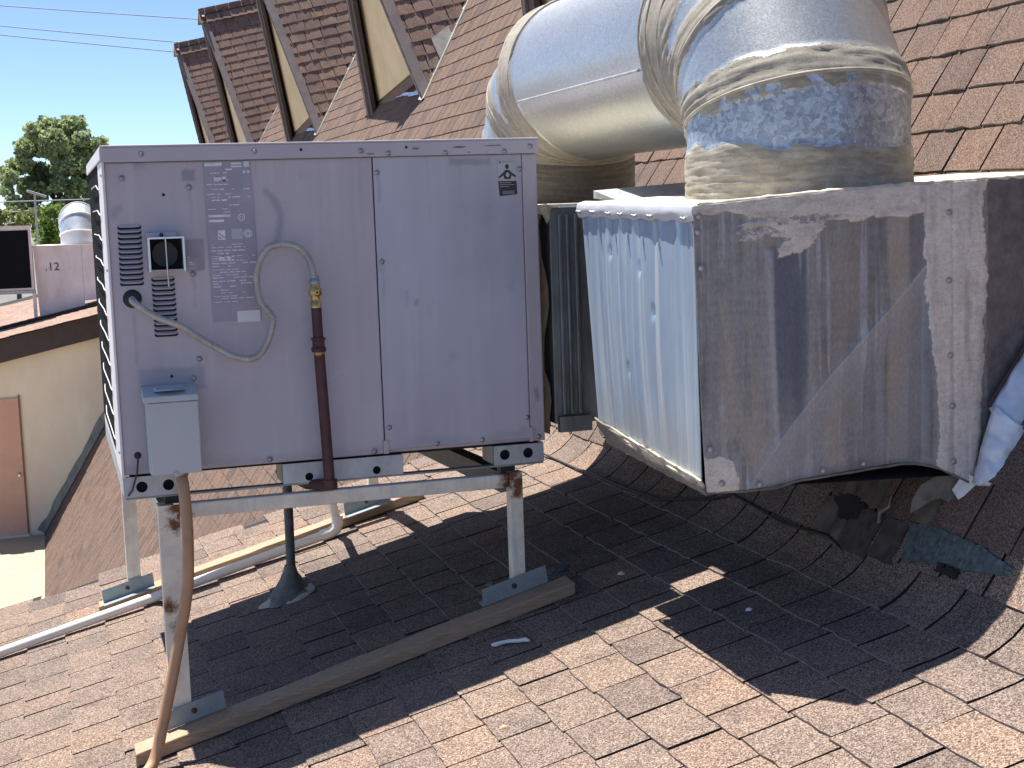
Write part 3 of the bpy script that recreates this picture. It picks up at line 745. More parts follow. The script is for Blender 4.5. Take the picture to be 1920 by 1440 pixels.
# flue hood
mb = MB(); x0, x1, z0, z1, yo = .110, .209, .594, .688, -.055; t_ = .003
mb.box((x0, yo, z0), (x0+t_, .004, z1), 'mauve').box((x1-t_, yo, z0), (x1, .004, z1), 'mauve').box((x0, yo, z0), (x1, .004, z0+t_), 'mauve').box((x0, yo, z1-t_), (x1, .004, z1), 'mauve')
hood = mb.obj('flue_hood', ac)
mb = MB()
for (a, b) in (((x0-.002, yo-.003, z0-.002), (x0+.004, yo, z1+.002)), ((x1-.004, yo-.003, z0-.002), (x1+.002, yo, z1+.002)), ((x0+.004, yo-.003, z1-.003), (x1-.004, yo, z1+.002))): mb.box(a, b, 'chrome')
mb.obj('hood_rim', hood)
MB().box((x0+t_, -.003, z0+t_), (x1-t_, .002, z1-t_), 'black').obj('hood_back', hood)  # black plate stands for the dark inside of the hood
MB().tube([((x0+x1)/2-.003, -.003, (z0+z1)/2), ((x0+x1)/2-.003, -.03, (z0+z1)/2)], .036, 'rubber', 20).obj('flue_pipe', hood)
MB().box((.107, -.02, .689), (.193, .004, .703), 'mauve').obj('hood_flange', hood, bevel=.002)
MB().tube([(.158, -.060, .690), (.1585, -.061, .60), (.160, -.058, .548)], .0022, 'chrome', 6).obj('hood_rod', hood)
MB().lathe((.150, -.022, .696), (0, -1, 0), [(0, .006), (.004, .006), (.0045, .001)], 'ink', 8).obj('hood_bolt', hood)
# grommet and drain hole
MB().lathe((.060, .006, .516), (0, -1, 0), [(0, .027), (.003, .026), (.008, .018), (.0085, .009)], 'rubber', 20).obj('grommet', ac)
MB().lathe((.046, .006, .060), (0, -1, 0), [(0, .011), (.002, .010), (.0025, .003)], 'rubber', 14).obj('grommet', ac)
MB().tube([(.046, -.001, .06), (.045, -.012, .045), (.040, -.014, .01), (.024, -.010, -.04), (.012, -.006, -.055)], .0028, 'maroon', 6).obj('drain_lead', ac)
# labels
lab = MB().add([(.281, .0046, .901), (.419, .0046, .902), (.428, .0046, .434), (.285, .0046, .437)], [(0, 3, 2, 1)], 'label').obj('rating_label', ac)
def quads(rs, mat, name, par, y): 
    mb = MB()
    for (a, b, c, d) in rs: mb.add([(a, y, b), (c, y, b), (c, y, d), (a, y, d)], [(0, 1, 2, 3)], mat)
    return mb.obj(name, par)
r_ = random.Random(5); rs = []
def textrow(x0, x1, z, h, dens=.8, cw=.004):
    x = x0
    while x < x1:
        n_ = r_.randint(2, 7)
        if r_.random() < dens: rs.append((x, z, min(x1, x+n_*cw*.8), z+h))
        x += n_*cw
rs += [(.286, .888, .335, .898), (.362, .884, .392, .888), (.362, .892, .392, .897)]
z = .876
while z > .745:
    textrow(.289+r_.choice((0, 0, .012)), r_.choice((.35, .38, .412)), z, r_.choice((.0025, .003, .004)), .6); z -= r_.choice((.009, .011, .014))
for (a, b, c, d) in ((.310, .845, .332, .858), (.335, .845, .345, .858), (.395, .866, .402, .874), (.407, .866, .414, .874), (.289, .741, .352, .748), (.289, .727, .333, .734)): rs.append((a, b, c, d))
z = .660
while z > .492:
    textrow(.292+r_.choice((0, 0, .02)), r_.choice((.36, .39, .418)), z, r_.choice((.0022, .003)), .75); z -= r_.choice((.0065, .008, .010))
for (a, b, c, d) in ((.312, .615, .332, .628), (.336, .615, .346, .628), (.350, .615, .356, .626)): rs.append((a, b, c, d))
pr_ = quads(rs, 'print', 'label_print', lab, .0038); pr_['kind'] = 'stuff'
quads([(.356, .431, .423, .465)], 'label_white', 'white_tag', lab, .0036)
quads([(.398, .884, .414, .900)], 'label_white', 'white_tag', lab, .0036)
quads([(.352, .676, .385, .706)], 'label_silver', 'certification_mark', lab, .0036)
def disc(c, ro, ri, mat, y, n_=24):
    mb = MB(); V = []
    for k in range(n_):
        a = 2*math.pi*k/n_; V += [(c[0]+ro*math.cos(a), y, c[1]+ro*math.sin(a)), (c[0]+ri*math.cos(a), y, c[1]+ri*math.sin(a))]
    mb.add(V, [(2*k, 2*((k+1) % n_), 2*((k+1) % n_)+1, 2*k+1) for k in range(n_)], mat); return mb
m_ = disc((.384, .739), .0105, .0078, 'print', .0036)
m_.add([(.379, .0036, .742), (.381, .0036, .742), (.381, .0036, .736), (.379, .0036, .736)], [(0, 1, 2, 3)], 'print'); m_.add([(.385, .0036, .742), (.387, .0036, .742), (.387, .0036, .735), (.385, .0036, .735)], [(0, 1, 2, 3)], 'print'); m_.obj('certification_mark', lab)
disc((.400, .691), .0125, .0102, 'print', .0036).obj('certification_mark', lab); disc((.400, .691), .008, .004, 'print', .0035).obj('certification_mark', lab)
m_ = MB(); m_.add([(.313, .0036, .675), (.334, .0036, .675), (.334, .0036, .703), (.313, .0036, .703)], [(0, 1, 2, 3)], 'print'); m_.obj('certification_mark', lab)
m_ = MB(); m_.add([(.315, .0032, .696), (.332, .0032, .684), (.332, .0032, .680), (.315, .0032, .692)], [(0, 1, 2, 3)], 'label_dark'); m_.add([(.315, .0032, .686), (.326, .0032, .678), (.315, .0032, .678)], [(0, 1, 2)], 'label_dark'); m_.obj('mark_stripe', lab)
sl2 = MB().add([(.218, .0046, .678), (.270, .0046, .677), (.269, .0046, .590), (.217, .0046, .588)], [(0, 3, 2, 1)], 'label_dark').obj('fuel_label', ac)
quads([(.219, .590, .250, .625)], 'label', 'label_patch', sl2, .0040); quads([(.222, .627, .228, .630), (.226, .612, .236, .614), (.226, .607, .240, .609)], 'print', 'label_print', sl2, .0036)
# warning label: triangle and header, figure with raised arms, dark text block
wl = MB().add([(1.171, .0026, .887), (1.230, .0026, .889), (1.235, .0026, .778), (1.178, .0026, .773)], [(0, 3, 2, 1)], 'label_silver').obj('warning_label', ac)
mb = MB(); y_ = .0018
mb.add([(1.177, y_, .877), (1.185, y_, .877), (1.181, y_, .885)], [(0, 1, 2)], 'ink')
mb.add([(1.188, y_, .878), (1.226, y_, .879), (1.226, y_, .884), (1.188, y_, .883)], [(0, 1, 2, 3)], 'label_dark')
mb.add([(1.203+.006*math.cos(a*math.pi/6), y_, .866+.008*math.sin(a*math.pi/6)) for a in range(12)], [tuple(range(12))], 'ink')
mb.add([(1.176, y_, .836), (1.190, y_, .848), (1.198, y_, .856), (1.209, y_, .856), (1.217, y_, .848), (1.231, y_, .838), (1.229, y_, .832), (1.217, y_, .840), (1.213, y_, .828), (1.194, y_, .828), (1.190, y_, .840), (1.177, y_, .830)], [(0, 1, 10, 11), (1, 2, 3, 4, 7, 8, 9, 10), (4, 5, 6, 7)], 'ink')
mb.add([(1.204+.006*math.cos(a*math.pi/6), y_-.0004, .841+.0075*math.sin(a*math.pi/6)) for a in range(12)], [tuple(range(12))], 'label_silver')
mb.add([(1.177, y_, .776), (1.234, y_, .781), (1.232, y_, .822), (1.174, y_, .822)], [(0, 1, 2, 3)], 'ink')
for zz, a, b in ((.816, 1.178, 1.215), (.810, 1.178, 1.224), (.804, 1.178, 1.208), (.790, 1.186, 1.226), (.7865, 1.186, 1.222), (.783, 1.186, 1.226)):
    mb.add([(a, y_-.0005, zz), (b, y_-.0005, zz), (b, y_-.0005, zz+.0016), (a, y_-.0005, zz+.0016)], [(0, 1, 2, 3)], 'label')
mb.obj('warning_print', wl)
# base rails with round holes
def holed_plate(name, outline, holes, y, mat, parent, t_=.004):
    cu = bpy.data.curves.new(name, 'CURVE'); cu.dimensions = '2D'; cu.fill_mode = 'BOTH'; cu.extrude = t_/2
    def sp(pts):
        s = cu.splines.new('POLY'); s.points.add(len(pts)-1); s.use_cyclic_u = True
        for p, q in zip(s.points, pts): p.co = (q[0], q[1], 0, 1)
    sp(outline)
    for (hx, hz, hr) in holes: sp([(hx+hr*math.cos(2*math.pi*k/20), hz+hr*math.sin(2*math.pi*k/20)) for k in range(20)])
    o = bpy.data.objects.new(name, cu); COL.objects.link(o); o.rotation_euler = (math.pi/2, 0, 0); o.location = (0, y, 0)
    dg = bpy.context.evaluated_depsgraph_get(); dg.update()
    me = bpy.data.meshes.new_from_object(o.evaluated_get(dg)); me.transform(o.matrix_basis.copy() if False else (Matrix.Translation((0, y, 0)) @ Matrix.Rotation(math.pi/2, 4, 'X')))
    bpy.data.objects.remove(o); me.materials.clear(); me.materials.append(MT[mat]); me.name = name
    return link(me, name, parent)
for (a, b, hs) in ((.004, .156, ((.052, -.033, .0165), (.128, -.033, .0165))), (.464, .836, ((.543, -.046, .0125), (.751, -.044, .0125))), (1.127, 1.290, ((1.163, -.031, .0165), (1.240, -.031, .0165)))):
    holed_plate('base_rail', [(a, -.002), (b, -.002), (b-.002, -.062), (a, -.062)], hs, .0, 'railplate', ac)
MB().box((.004, -.002, -.068), (1.29, .03, -.0625), 'galv_dark').obj('rail_flange', ac)
MB().box((.0, .004, -.062), (.004, D, -.002), 'railplate').box((1.29, .004, -.062), (1.294, D, -.002), 'railplate').box((.0, D-.004, -.062), (1.294, D, -.002), 'railplate').obj('base_rail', ac)
for x in (.464, .834, .154, 1.127): MB().box((x-.002, .004, -.060), (x, .12, -.003), 'galv_dark').obj('rail_return', ac)
MB().box((.02, .02, -.004), (1.28, D-.02, .003), 'black').obj('base_pan', ac)
for (a, b) in ((.008, .152), (.468, .832), (1.131, 1.286)): MB().box((a, .022, -.0615), (b, .025, -.0045), 'black').obj('hole_backing', ac)  # black plates added behind the rail holes to darken them

# ------------------------------------------------------------------ disconnect box, gas line, conduit
db = thing('disconnect_box', 'small grey electrical disconnect box mounted low on the mauve cabinet', 'electrical box', (.14, -.05, .012))
mb = MB(); mb.box((.074, -.085, .014), (.220, .003, .236), 'grey_box'); mb.obj('box_body', db, bevel=.003)
mb = MB(); mb.hexa([(.066, -.098, .222), (.220, -.098, .222), (.222, .002, .240), (.066, .002, .240), (.066, -.098, .240), (.220, -.098, .240), (.222, .002, .262), (.066, .002, .262)], 'grey_box'); mb.obj('hood', db, bevel=.003)
mb = MB(); mb.box((.078, -.094, .012), (.219, -.0855, .221), 'grey_box'); cov = mb.obj('cover', db, bevel=.003)
MB().box((.138, -.098, .006), (.150, -.084, .018), 'galv').obj('latch', cov)
MB().lathe((.143, -.05, .2475), (0, .17, 1), [(0, .046), (.004, .046), (.007, .040), (.0075, .01)], 'galv', 20).obj('hub_plate', db)
for x in (.105, .172): MB().lathe((x, -.045, .2535), (0, .17, 1), [(0, .006), (.005, .006), (.008, .004), (.0085, .0005)], 'chrome', 8).obj('bolt', db)
MB().lathe((.163, -.06, .013), (0, 0, -1), [(0, .019), (.012, .019), (.0125, .015), (.022, .015)], 'galv', 12).obj('connector', db)
cpath = [(.163, -.06, -.005), (.164, -.10, -.043), (.163, -.14, -.151), (.156, -.155, -.273), (.144, -.16, -.35), (.126, -.165, -.426), (.088, -.175, -.579), (.055, -.185, -.70), (.034, -.195, -.772), (.010, -.22, -.805), (-.03, -.27, -.818), (-.10, -.45, -.836), (-.20, -.80, -.863)]
def spline(pts, n_):
    P = [Vector(p) for p in pts]; out = []
    for i in range(len(P)-1):
        a, b, c, d = P[max(i-1, 0)], P[i], P[i+1], P[min(i+2, len(P)-1)]
        for k in range(n_):
            t = k/n_; out.append(.5*((2*b)+(c-a)*t+(2*a-5*b+4*c-d)*t*t+(3*b-3*c+d-a)*t**3))
    return out+[P[-1]]
o = MB().tube(spline(cpath, 8), .0168, 'conduit', 14).obj('flexible_conduit')
tag(o, 'flexible tan conduit dropping from the disconnect box past the left stand leg', 'conduit')
gl = thing('gas_line', 'gas line with curly grey hose, brass valve and maroon pipe on the cabinet front', 'gas pipe', (.585, -.04, -.07))
hp = [(.059, .0, .514), (.062, -.02, .508), (.080, -.035, .492), (.119, -.04, .464), (.193, -.04, .430), (.24, -.04, .395), (.281, -.04, .368), (.33, -.04, .338), (.378, -.04, .326), (.412, -.042, .340), (.436, -.045, .378), (.450, -.045, .42), (.451, -.045, .445), (.436, -.045, .468), (.421, -.045, .49), (.413, -.045, .52), (.411, -.045, .56), (.418, -.045, .595), (.430, -.045, .622), (.452, -.045, .648), (.487, -.045, .656), (.520, -.045, .653), (.548, -.045, .637), (.568, -.045, .607), (.577, -.045, .575), (.580, -.045, .553)]
hs = spline(hp, 56); rr = []; acc = 0
for i, p in enumerate(hs):
    if i: acc += (p-hs[i-1]).length
    rr.append(.0100+.0008*math.sin(acc/.0027*math.pi))
MB().tube(hs, rr, 'hose', 12).obj('flexible_hose', gl)
mb = MB(); mb.lathe((.581, -.045, .560), (0, 0, -1), [(0, .0125), (.012, .0125), (.0125, .0165), (.022, .0165)], 'galv', 6); mb.obj('hose_nut', gl)
mb = MB(); mb.lathe((.5815, -.045, .538), (0, 0, -1), [(0, .013), (.012, .015), (.018, .020), (.034, .020), (.040, .014), (.056, .0145), (.0565, .0165), (.072, .0165)], 'brass', 12); vb = mb.obj('valve_body', gl)
MB().lathe((.5815, -.062, .512), (0, -1, 0), [(0, .013), (.006, .013), (.0065, .007), (.014, .007)], 'brass', 12).obj('valve_stem', vb)
MB().lathe((.5815, -.077, .512), (0, -1, 0), [(0, .0045), (.001, .004)], 'ink', 8).obj('valve_slot', vb)
MB().tube([(.5825, -.042, .468), (.584, -.042, .372)], .0155, 'maroon', 14).obj('pipe', gl)
MB().lathe((.584, -.042, .376), (0, 0, -1), [(0, .0215), (.006, .022), (.0065, .0185), (.028, .0185), (.0285, .0225), (.042, .0215)], 'maroon', 16).obj('coupling', gl)
MB().lathe((.5845, -.042, .335), (0, 0, -1), [(0, .017), (.010, .0165)], 'copper', 14).obj('copper_ring', gl)
MB().tube([(.5848, -.042, .327), (.591, -.042, .14), (.597, -.042, -.060)], .0165, 'maroon', 14).obj('pipe', gl)
MB().tube([(.598, -.042, -.052), (.5985, -.042, -.082)], .022, 'maroon', 14).obj('elbow', gl)
MB().tube([(.598, -.042, -.070), (.575, -.02, -.070), (.54, .02, -.072), (.50, .30, -.075)], .0165, 'maroon', 12).obj('pipe', gl)

# ------------------------------------------------------------------ stand and sleepers
paint_spots = [((.152, -.02, -.10), .06), ((.160, -.02, -.128), .055), ((.138, -.03, -.150), .05), ((.110, -.03, -.392), .045), ((.135, -.03, -.455), .05), ((1.172, -.02, -.095), .07), ((1.20, -.02, -.12), .06), ((1.160, -.02, -.125), .05), ((1.195, -.02, -.15), .04), ((1.09, 1.70, -.47), .07), ((.07, 1.70, -.73), .03)]
MT['stand'] = rust_paint('chipped_cream_paint', (0.80, 0.755, 0.64), paint_spots)
MT['stand2'] = MT['stand']
st = thing('steel_stand', 'cream painted steel stand with rusty corners under the air conditioner', 'stand', (.6, .8, -.5))
roofz = lambda x: ZS(x)+.012
def vbox(x0, x1, y0, y1, ztop_, zb0, zb1=None):
    zb1 = zb0 if zb1 is None else zb1
    return MB().hexa([(x0, y0, zb0), (x1, y0, zb1), (x1, y1, zb1), (x0, y1, zb0), (x0, y0, ztop_), (x1, y0, ztop_), (x1, y1, ztop_), (x0, y1, ztop_)], 'stand')
zt_ = -.091
slz = lambda x: ZS(x)+.012+.042
# front left leg is an angle iron, the others square tube and angle
mb = vbox(.097, .153, -.022, -.017, zt_, slz(.097), slz(.153)); mb2 = vbox(.092, .097, -.022, .034, zt_, slz(.094), slz(.097))
mb.add(mb2.v, mb2.f, 'stand'); mb.obj('leg', st)
vbox(1.170, 1.213, -.020, .022, zt_+.005, slz(1.17), slz(1.213)).obj('leg', st, bevel=.003)
mb = vbox(.060, .109, 1.680, 1.685, zt_, slz(.06), slz(.109)); mb2 = vbox(.055, .060, 1.680, 1.735, zt_, slz(.055), slz(.06)); mb.add(mb2.v, mb2.f, 'stand'); mb.obj('leg', st)
vbox(1.070, 1.113, 1.682, 1.724, zt_, slz(1.07), slz(1.113)).obj('leg', st, bevel=.003)
# beams
MB().box((.155, -.016, -.134), (1.169, .024, -.0915), 'stand').obj('beam', st, bevel=.004)
MB().box((.112, 1.69, -.134), (1.068, 1.73, -.0915), 'stand').obj('beam', st, bevel=.004)
MB().hexa([(.098, .036, -.134), (.14, .036, -.134), (.10, 1.678, -.134), (.062, 1.678, -.134), (.098, .036, -.0915), (.14, .036, -.0915), (.10, 1.678, -.0915), (.062, 1.678, -.0915)], 'stand').obj('beam', st)
MB().hexa([(1.152, .026, -.155), (1.205, .026, -.155), (1.108, 1.678, -.155), (1.058, 1.678, -.155), (1.152, .026, -.0915), (1.205, .026, -.0915), (1.108, 1.678, -.0915), (1.058, 1.678, -.0915)], 'greypipe').obj('beam', st)
for (x, y) in ((.135, .02), (1.17, .02), (.09, 1.3), (1.13, 1.3)): MB().box((x-.02, y-.012, -.0915), (x+.028, y+.03, -.0685), 'rubber').obj('shim', st)
# shoe plates along the sleepers
def shoe(xa, xb, y, h, sgn, gap=0):
    mb = MB(); za, zb_ = slz(xa), slz(xb)
    mb.hexa([(xa, y-.002, za+.001), (xb, y-.002, zb_+.001), (xb, y+.002, zb_+.001), (xa, y+.002, za+.001), (xa-.004, y-.002, za+h), (xb-.006, y-.002, zb_+h), (xb-.006, y+.002, zb_+h), (xa-.004, y+.002, za+h)], 'plate')
    y2 = y+sgn*.05; a, b = min(y, y2), max(y, y2)
    mb.hexa([(xa, a, za), (xb, a, zb_), (xb, b, zb_), (xa, b, za), (xa, a, za+.0035), (xb, a, zb_+.0035), (xb, b, zb_+.0035), (xa, b, za+.0035)], 'plate')
    o = mb.obj('shoe_plate', st)
    MB().lathe(((xa+xb)/2-.005, y-.002, (za+zb_)/2+h*.52), (0, -1, 0), [(0, .009), (.002, .009), (.007, .006), (.0075, .001)], 'maroon', 10).obj('bolt', o)
shoe(.075, .252, -.032, .056, 1); shoe(1.067, 1.282, -.030, .056, 1)
shoe(-.045, .160, 1.672, .056, -1); shoe(.96, 1.16, 1.674, .056, -1)
def sleeper(x0, x1, y0, y1, label):
    mb = MB(); n_ = 18; V = []; r = random.Random(int(y0*100))
    for i in range(n_+1):
        x = x0+(x1-x0)*i/n_; z = ZS(x)+.012; j = lambda: r.gauss(0, .0012)
        V += [(x, y0+j(), z), (x, y1+j(), z), (x, y1+j(), z+.040+j()), (x, y0+j(), z+.040+j())]
    F = [(0, 1, 2, 3), (4*n_+3, 4*n_+2, 4*n_+1, 4*n_)]
    for i in range(n_):
        o = 4*i; F += [(o, o+4, o+5, o+1), (o+1, o+5, o+6, o+2), (o+2, o+6, o+7, o+3), (o+3, o+7, o+4, o)]
    o = mb.add(V, F, 'wood').obj('wooden_sleeper', bevel=.004); o['group'] = 'wooden sleepers under the stand'
    return tag(o, label, 'timber', 'wooden sleepers under the stand')
sleeper(-.02, 1.345, -.118, -.024, 'near wooden sleeper under the front legs of the steel stand')
sleeper(-.064, 1.304, 1.655, 1.745, 'far sunlit wooden sleeper behind the white plastic pipe')
# drain pipe and roof pipe
pv = thing('drain_pipe', 'white plastic drain pipe lying across the shingles beside the far sleeper', 'pipe', (.9, 1.56, ZS(.9)))
MB().tube([(-1.2, 1.575, ZS(-1.2)+.036), (-.45, 1.574, ZS(-.45)+.036), (.2, 1.556, ZS(.2)+.037), (.862, 1.56, ZS(.862)+.037)], .0195, 'pvc', 14).obj('long_run', pv)
MB().tube([(.835, 1.56, ZS(.835)+.037), (.875, 1.56, ZS(.875)+.037), (.897, 1.56, ZS(.897)+.045), (.906, 1.56, ZS(.905)+.068), (.905, 1.56, ZS(.905)+.10)], .0245, 'pvc', 14).obj('elbow', pv)
MB().tube([(.905, 1.56, ZS(.905)+.095), (.893, 1.555, -.48), (.866, 1.53, -.30), (.80, 1.30, -.10), (.78, 1.2, -.05)], .0175, 'pvc', 14).obj('riser', pv)
rp = thing('roof_pipe', 'dark grey pipe rising from a mastic boot under the air conditioner', 'pipe', (.625, 1.03, ZS(.62)))
MB().tube([(.629, 1.03, -.02), (.627, 1.03, -.4), (.625, 1.03, -.62)], .0175, 'greypipe', 14).obj('pipe', rp)
mb = MB(); r = random.Random(3); prf = [(0, .072), (.010, .066), (.035, .046), (.062, .032), (.085, .024), (.105, .0185)]; V = []; sg = 20
for (h, q) in prf:
    for k in range(sg):
        a = 2*math.pi*k/sg; q2 = q*(1+r.uniform(-.12, .12)*(1 if h < .09 else .3)); x = .622+q2*math.cos(a); V.append((x-.012*(q/.085), 1.03+q2*math.sin(a), ZS(x)+.012+h))
F = [(i*sg+k, i*sg+(k+1) % sg, (i+1)*sg+(k+1) % sg, (i+1)*sg+k) for i in range(len(prf)-1) for k in range(sg)]
mb.add(V, F, 'mastic_grey', True).obj('boot', rp)
def blob(cx, cy, rx, ry, mat, name, parent, seed=0, h=.004, n_=22, base=.0135):
    r = random.Random(seed); V = [(cx, cy, ZS(cx)+base+h)]; 
    for q in (.75, 1.0):
        for k in range(n_):
            a = 2*math.pi*k/n_; m = 1+.35*(mnoise.noise(Vector((math.cos(a)*1.6, math.sin(a)*1.6, seed*3.7)))) + r.uniform(-.06, .06); x = cx+rx*q*m*math.cos(a); V.append((x, cy+ry*q*m*math.sin(a), ZS(x)+base+(h*.9 if q < 1 else -.004)))
    F = [(0, 1+k, 1+(k+1) % n_) for k in range(n_)]+[(1+k, 1+n_+k, 1+n_+(k+1) % n_, 1+(k+1) % n_) for k in range(n_)]
    return MB().add(V, F, mat).obj(name, parent)
blob(.605, .995, .10, .085, 'mastic_light', 'mastic_skirt', rp, 4)
blob(.59, .97, .088, .07, 'mastic_grey', 'mastic_skirt', rp, 6, .006)

# ------------------------------------------------------------------ the near plenum box
MT['duct'] = painted_attr('weathered_duct_metal', .55, .5, .10, 220, .12, (1, 1, .45), spang=.10)
MT['ductround'] = painted_attr('galvanised_round_duct', .9, .32, .03, 60, .05, (1, .15, 1), spang=.09)
MT['ductstub'] = painted_attr('spangled_duct_stub', .5, .5, .05, 160, .15, (1, 1, 1), spang=.30)
MT['bright_sheet'] = painted_attr('bright_galvanised_sheet', .6, .40, .012, 120, .0, (1, 1, .2))
MASTIC = np.array((.72, .675, .61)); MASTIC_D = np.array((.50, .465, .415))
MT['duct_front'] = coated_metal('weathered_duct_sheet', .25, .55, .06, (1, 1, .35), .8, (1, 1, 1.6))
MT['duct_round'] = coated_metal('galvanised_round_duct', .66, .40, .06, (1, .3, 1), .6)
MT['duct_stub'] = coated_metal('spangled_duct_stub', .5, .48, .30, (1, 1, 1), .6, (.6, .6, 1.5))
pb = thing('near_plenum', 'large boxy galvanised duct with bright fluted left side and mastic smears, nearest the camera', 'duct', (1.8, -.7, .02))
YB = -1.09; XL = 1.335
def zbot(x): return np.interp(x, [1.33, 1.375, 1.455, 1.529, 1.604, 1.695, 1.819, 1.897, 1.945, 2.009, 2.057, 2.106, 2.16, 2.3], [.022, .024, .020, .020, .033, .038, .046, .050, .047, .030, .006, -.019, -.03, -.05])
def ztopf(x): return np.interp(x, [1.32, 1.388, 1.467, 1.612, 1.761, 1.914, 2.07, 2.264, 2.7], [.729, .731, .737, .746, .754, .760, .767, .774, .79])
nu, nv = 420, 260
XX = np.linspace(1.322, 2.62, nu)[:, None]*np.ones((1, nv)); TT_ = np.linspace(0, 1, nv)[None, :]*np.ones((nu, 1))
ZZ = zbot(XX)*(1-TT_)+ztopf(XX)*TT_
XX = XX+.022*np.clip((.73-ZZ)/.71, 0, 1)*np.clip((1.8-XX)/.48, 0, 1)
n1 = fbm(XX*3, ZZ*3, 3); n2 = fbm(XX*45, ZZ*3.0, 5); n3 = fbm(XX*26, ZZ*26, 7); n4 = fbm(XX*7, ZZ*5, 9); n5 = fbm(XX*12, ZZ*90, 15)
m0 = np.array((.315, .305, .305))
C = np.ones(XX.shape+(4,)); C[..., :3] = m0*(1+.5*(n1-.5)+1.0*(n2-.5)+.25*(n3-.5)+.3*(n5-.5))[..., None]
C[..., :3] = lerpc(C[..., :3], np.array((.33, .29, .255)), smooth(.5, .68, n4)*.5)
C[..., :3] = lerpc(C[..., :3], np.array((.21, .225, .28)), smooth(.55, .75, fbm(XX*5, ZZ*2.2, 33))*.55)
def region(poly, soft, nz=.02, sc_=(14, 14), seed=0):
    d = polydist(XX, ZZ, poly)+(fbm(XX*sc_[0], ZZ*sc_[1], seed)-.5)*nz*2
    return smooth(-soft, soft, d)
# clean metal streak, its sky reflection painted in blue, below the torn mastic and paler column further right
k = region([(1.53, .62), (1.622, .615), (1.628, .30), (1.605, .05), (1.555, .05), (1.545, .17)], .010, .012, (40, 3), 41)*smooth(.02, .35, ZZ)
C[..., :3] = lerpc(C[..., :3], np.array((.125, .145, .20)), k*.8)
k = region([(1.520, .61), (1.532, .61), (1.550, .1), (1.535, .1)], .006, .010, (60, 3), 42)
C[..., :3] = lerpc(C[..., :3], np.array((.58, .60, .66)), k*.4)
k = region([(1.863, .690), (1.922, .690), (1.926, .06), (1.866, .06)], .005, .006, (30, 6), 43)
C[..., :3] = lerpc(C[..., :3], np.array((.47, .405, .34)), k*.75)
k = region([(1.925, .69), (1.962, .69), (1.985, .30), (1.99, .06), (1.93, .06)], .008, .010, (30, 5), 44)
C[..., :3] = lerpc(C[..., :3], np.array((.18, .17, .185)), k*.6)
for (xa2, za2, xb2, zb2, wd_) in ((1.47, .45, 1.49, .1, .022), (1.40, .5, 1.41, .15, .03), (1.70, .28, 1.71, .06, .03), (1.43, .25, 1.50, .05, .03)):
    k = region([(xa2-wd_*.3, za2), (xa2+wd_*.3, za2), (xb2+wd_, zb2), (xb2-wd_, zb2)], .012, .012, (40, 4), int(xa2*100))
    C[..., :3] = lerpc(C[..., :3], np.array((.46, .41, .365)), k*.65)
# diagonal crease: highlight painted along it as a pale band, greyer below it
cx = np.array([1.40, 1.455, 1.576, 1.682, 1.867, 1.968]); cz = np.array([-.04, .026, .171, .285, .456, .560])
zc = np.interp(XX, cx, cz); below = zc-ZZ; inr = smooth(1.40, 1.46, XX)*(1-smooth(1.965, 1.985, XX))
C[..., :3] = lerpc(C[..., :3], np.array((.66, .67, .71)), inr*smooth(-.002, .004, below)*np.exp(-np.clip(below, 0, 9)/(.05+.16*n1*smooth(1.9, 1.5, XX)))*.8*np.clip(.5+n2, 0, 1))
C[..., :3] = lerpc(C[..., :3], np.array((.37, .375, .40)), inr*smooth(0, .02, below)*.6*smooth(.42, .6, n1+.25*(n2-.5)))
# mastic
mk = region([(1.322, .76), (1.612, .77), (2.0, .79), (1.972, .686), (1.914, .674), (1.821, .687), (1.70, .676), (1.628, .615), (1.525, .577), (1.560, .632), (1.443, .641), (1.428, .664), (1.458, .684), (1.417, .709), (1.32, .716)], .014, .020, (9, 34), 51)
mk *= np.clip(.5+1.5*smooth(.36, .6, fbm(XX*6, ZZ*50, 52))+smooth(.69, .735, ZZ), 0, 1)
mk = np.maximum(mk, region([(1.957, .79), (2.15, .80), (2.144, .656), (2.152, .518), (2.142, .352), (2.145, .267), (2.135, .141), (2.114, -.05), (2.001, -.05), (2.008, .165), (1.995, .305), (1.976, .43), (1.965, .554)], .012, .014, (10, 22), 53)*np.clip(.70+.8*smooth(.3, .6, fbm(XX*40, ZZ*8, 54)), 0, 1))
mk = np.maximum(mk, region([(1.30, .115), (1.384, .119), (1.42, .10), (1.444, .06), (1.43, -.02), (1.30, -.02)], .01, .02, (16, 16), 55)*.8)
mc = lerpc(MASTIC*np.ones(XX.shape+(3,)), MASTIC_D, smooth(.45, .75, np.where(XX > 1.95, fbm(XX*44, ZZ*5, 57), fbm(XX*14, ZZ*60, 56)))*.7)
mc *= (1+.3*(n3-.5))[..., None]
C[..., :3] *= np.array((.95, 1.0, 1.0)); C[..., 3] = .3; COAT = np.concatenate([mc, mk[..., None]], -1)
# dark spangled piece at the right end
dk = smooth(2.148, 2.156, XX+.02*(fbm(XX*8, ZZ*16, 61)-.5)); dk = dk*(1-mk)
C[..., :3] = lerpc(C[..., :3], np.array((.58, .62, .70)), smooth(.60, .74, fbm(XX*120, ZZ*2.2, 63))*smooth(.45, .65, fbm(XX*4, ZZ*3, 64))*.55)
C[..., :3] = lerpc(C[..., :3], np.array((.17, .165, .175))*(1+.9*(fbm(XX*34, ZZ*34, 62)-.5))[..., None], dk)
Yf = YB+.006*(fbm(XX*4, ZZ*4, 71)-.5)-.004*inr*np.exp(-(below/.012)**2)+.014*inr*smooth(0, .18, below)-.004*mk*(.6+.8*n5)
Yf = Yf+.0035*np.exp(-((XX-2.047-.012*(.76-ZZ))/.004)**2)
keep = (ZZ > ZT(XX)+.0)
P = np.stack([XX, Yf, ZZ], -1)
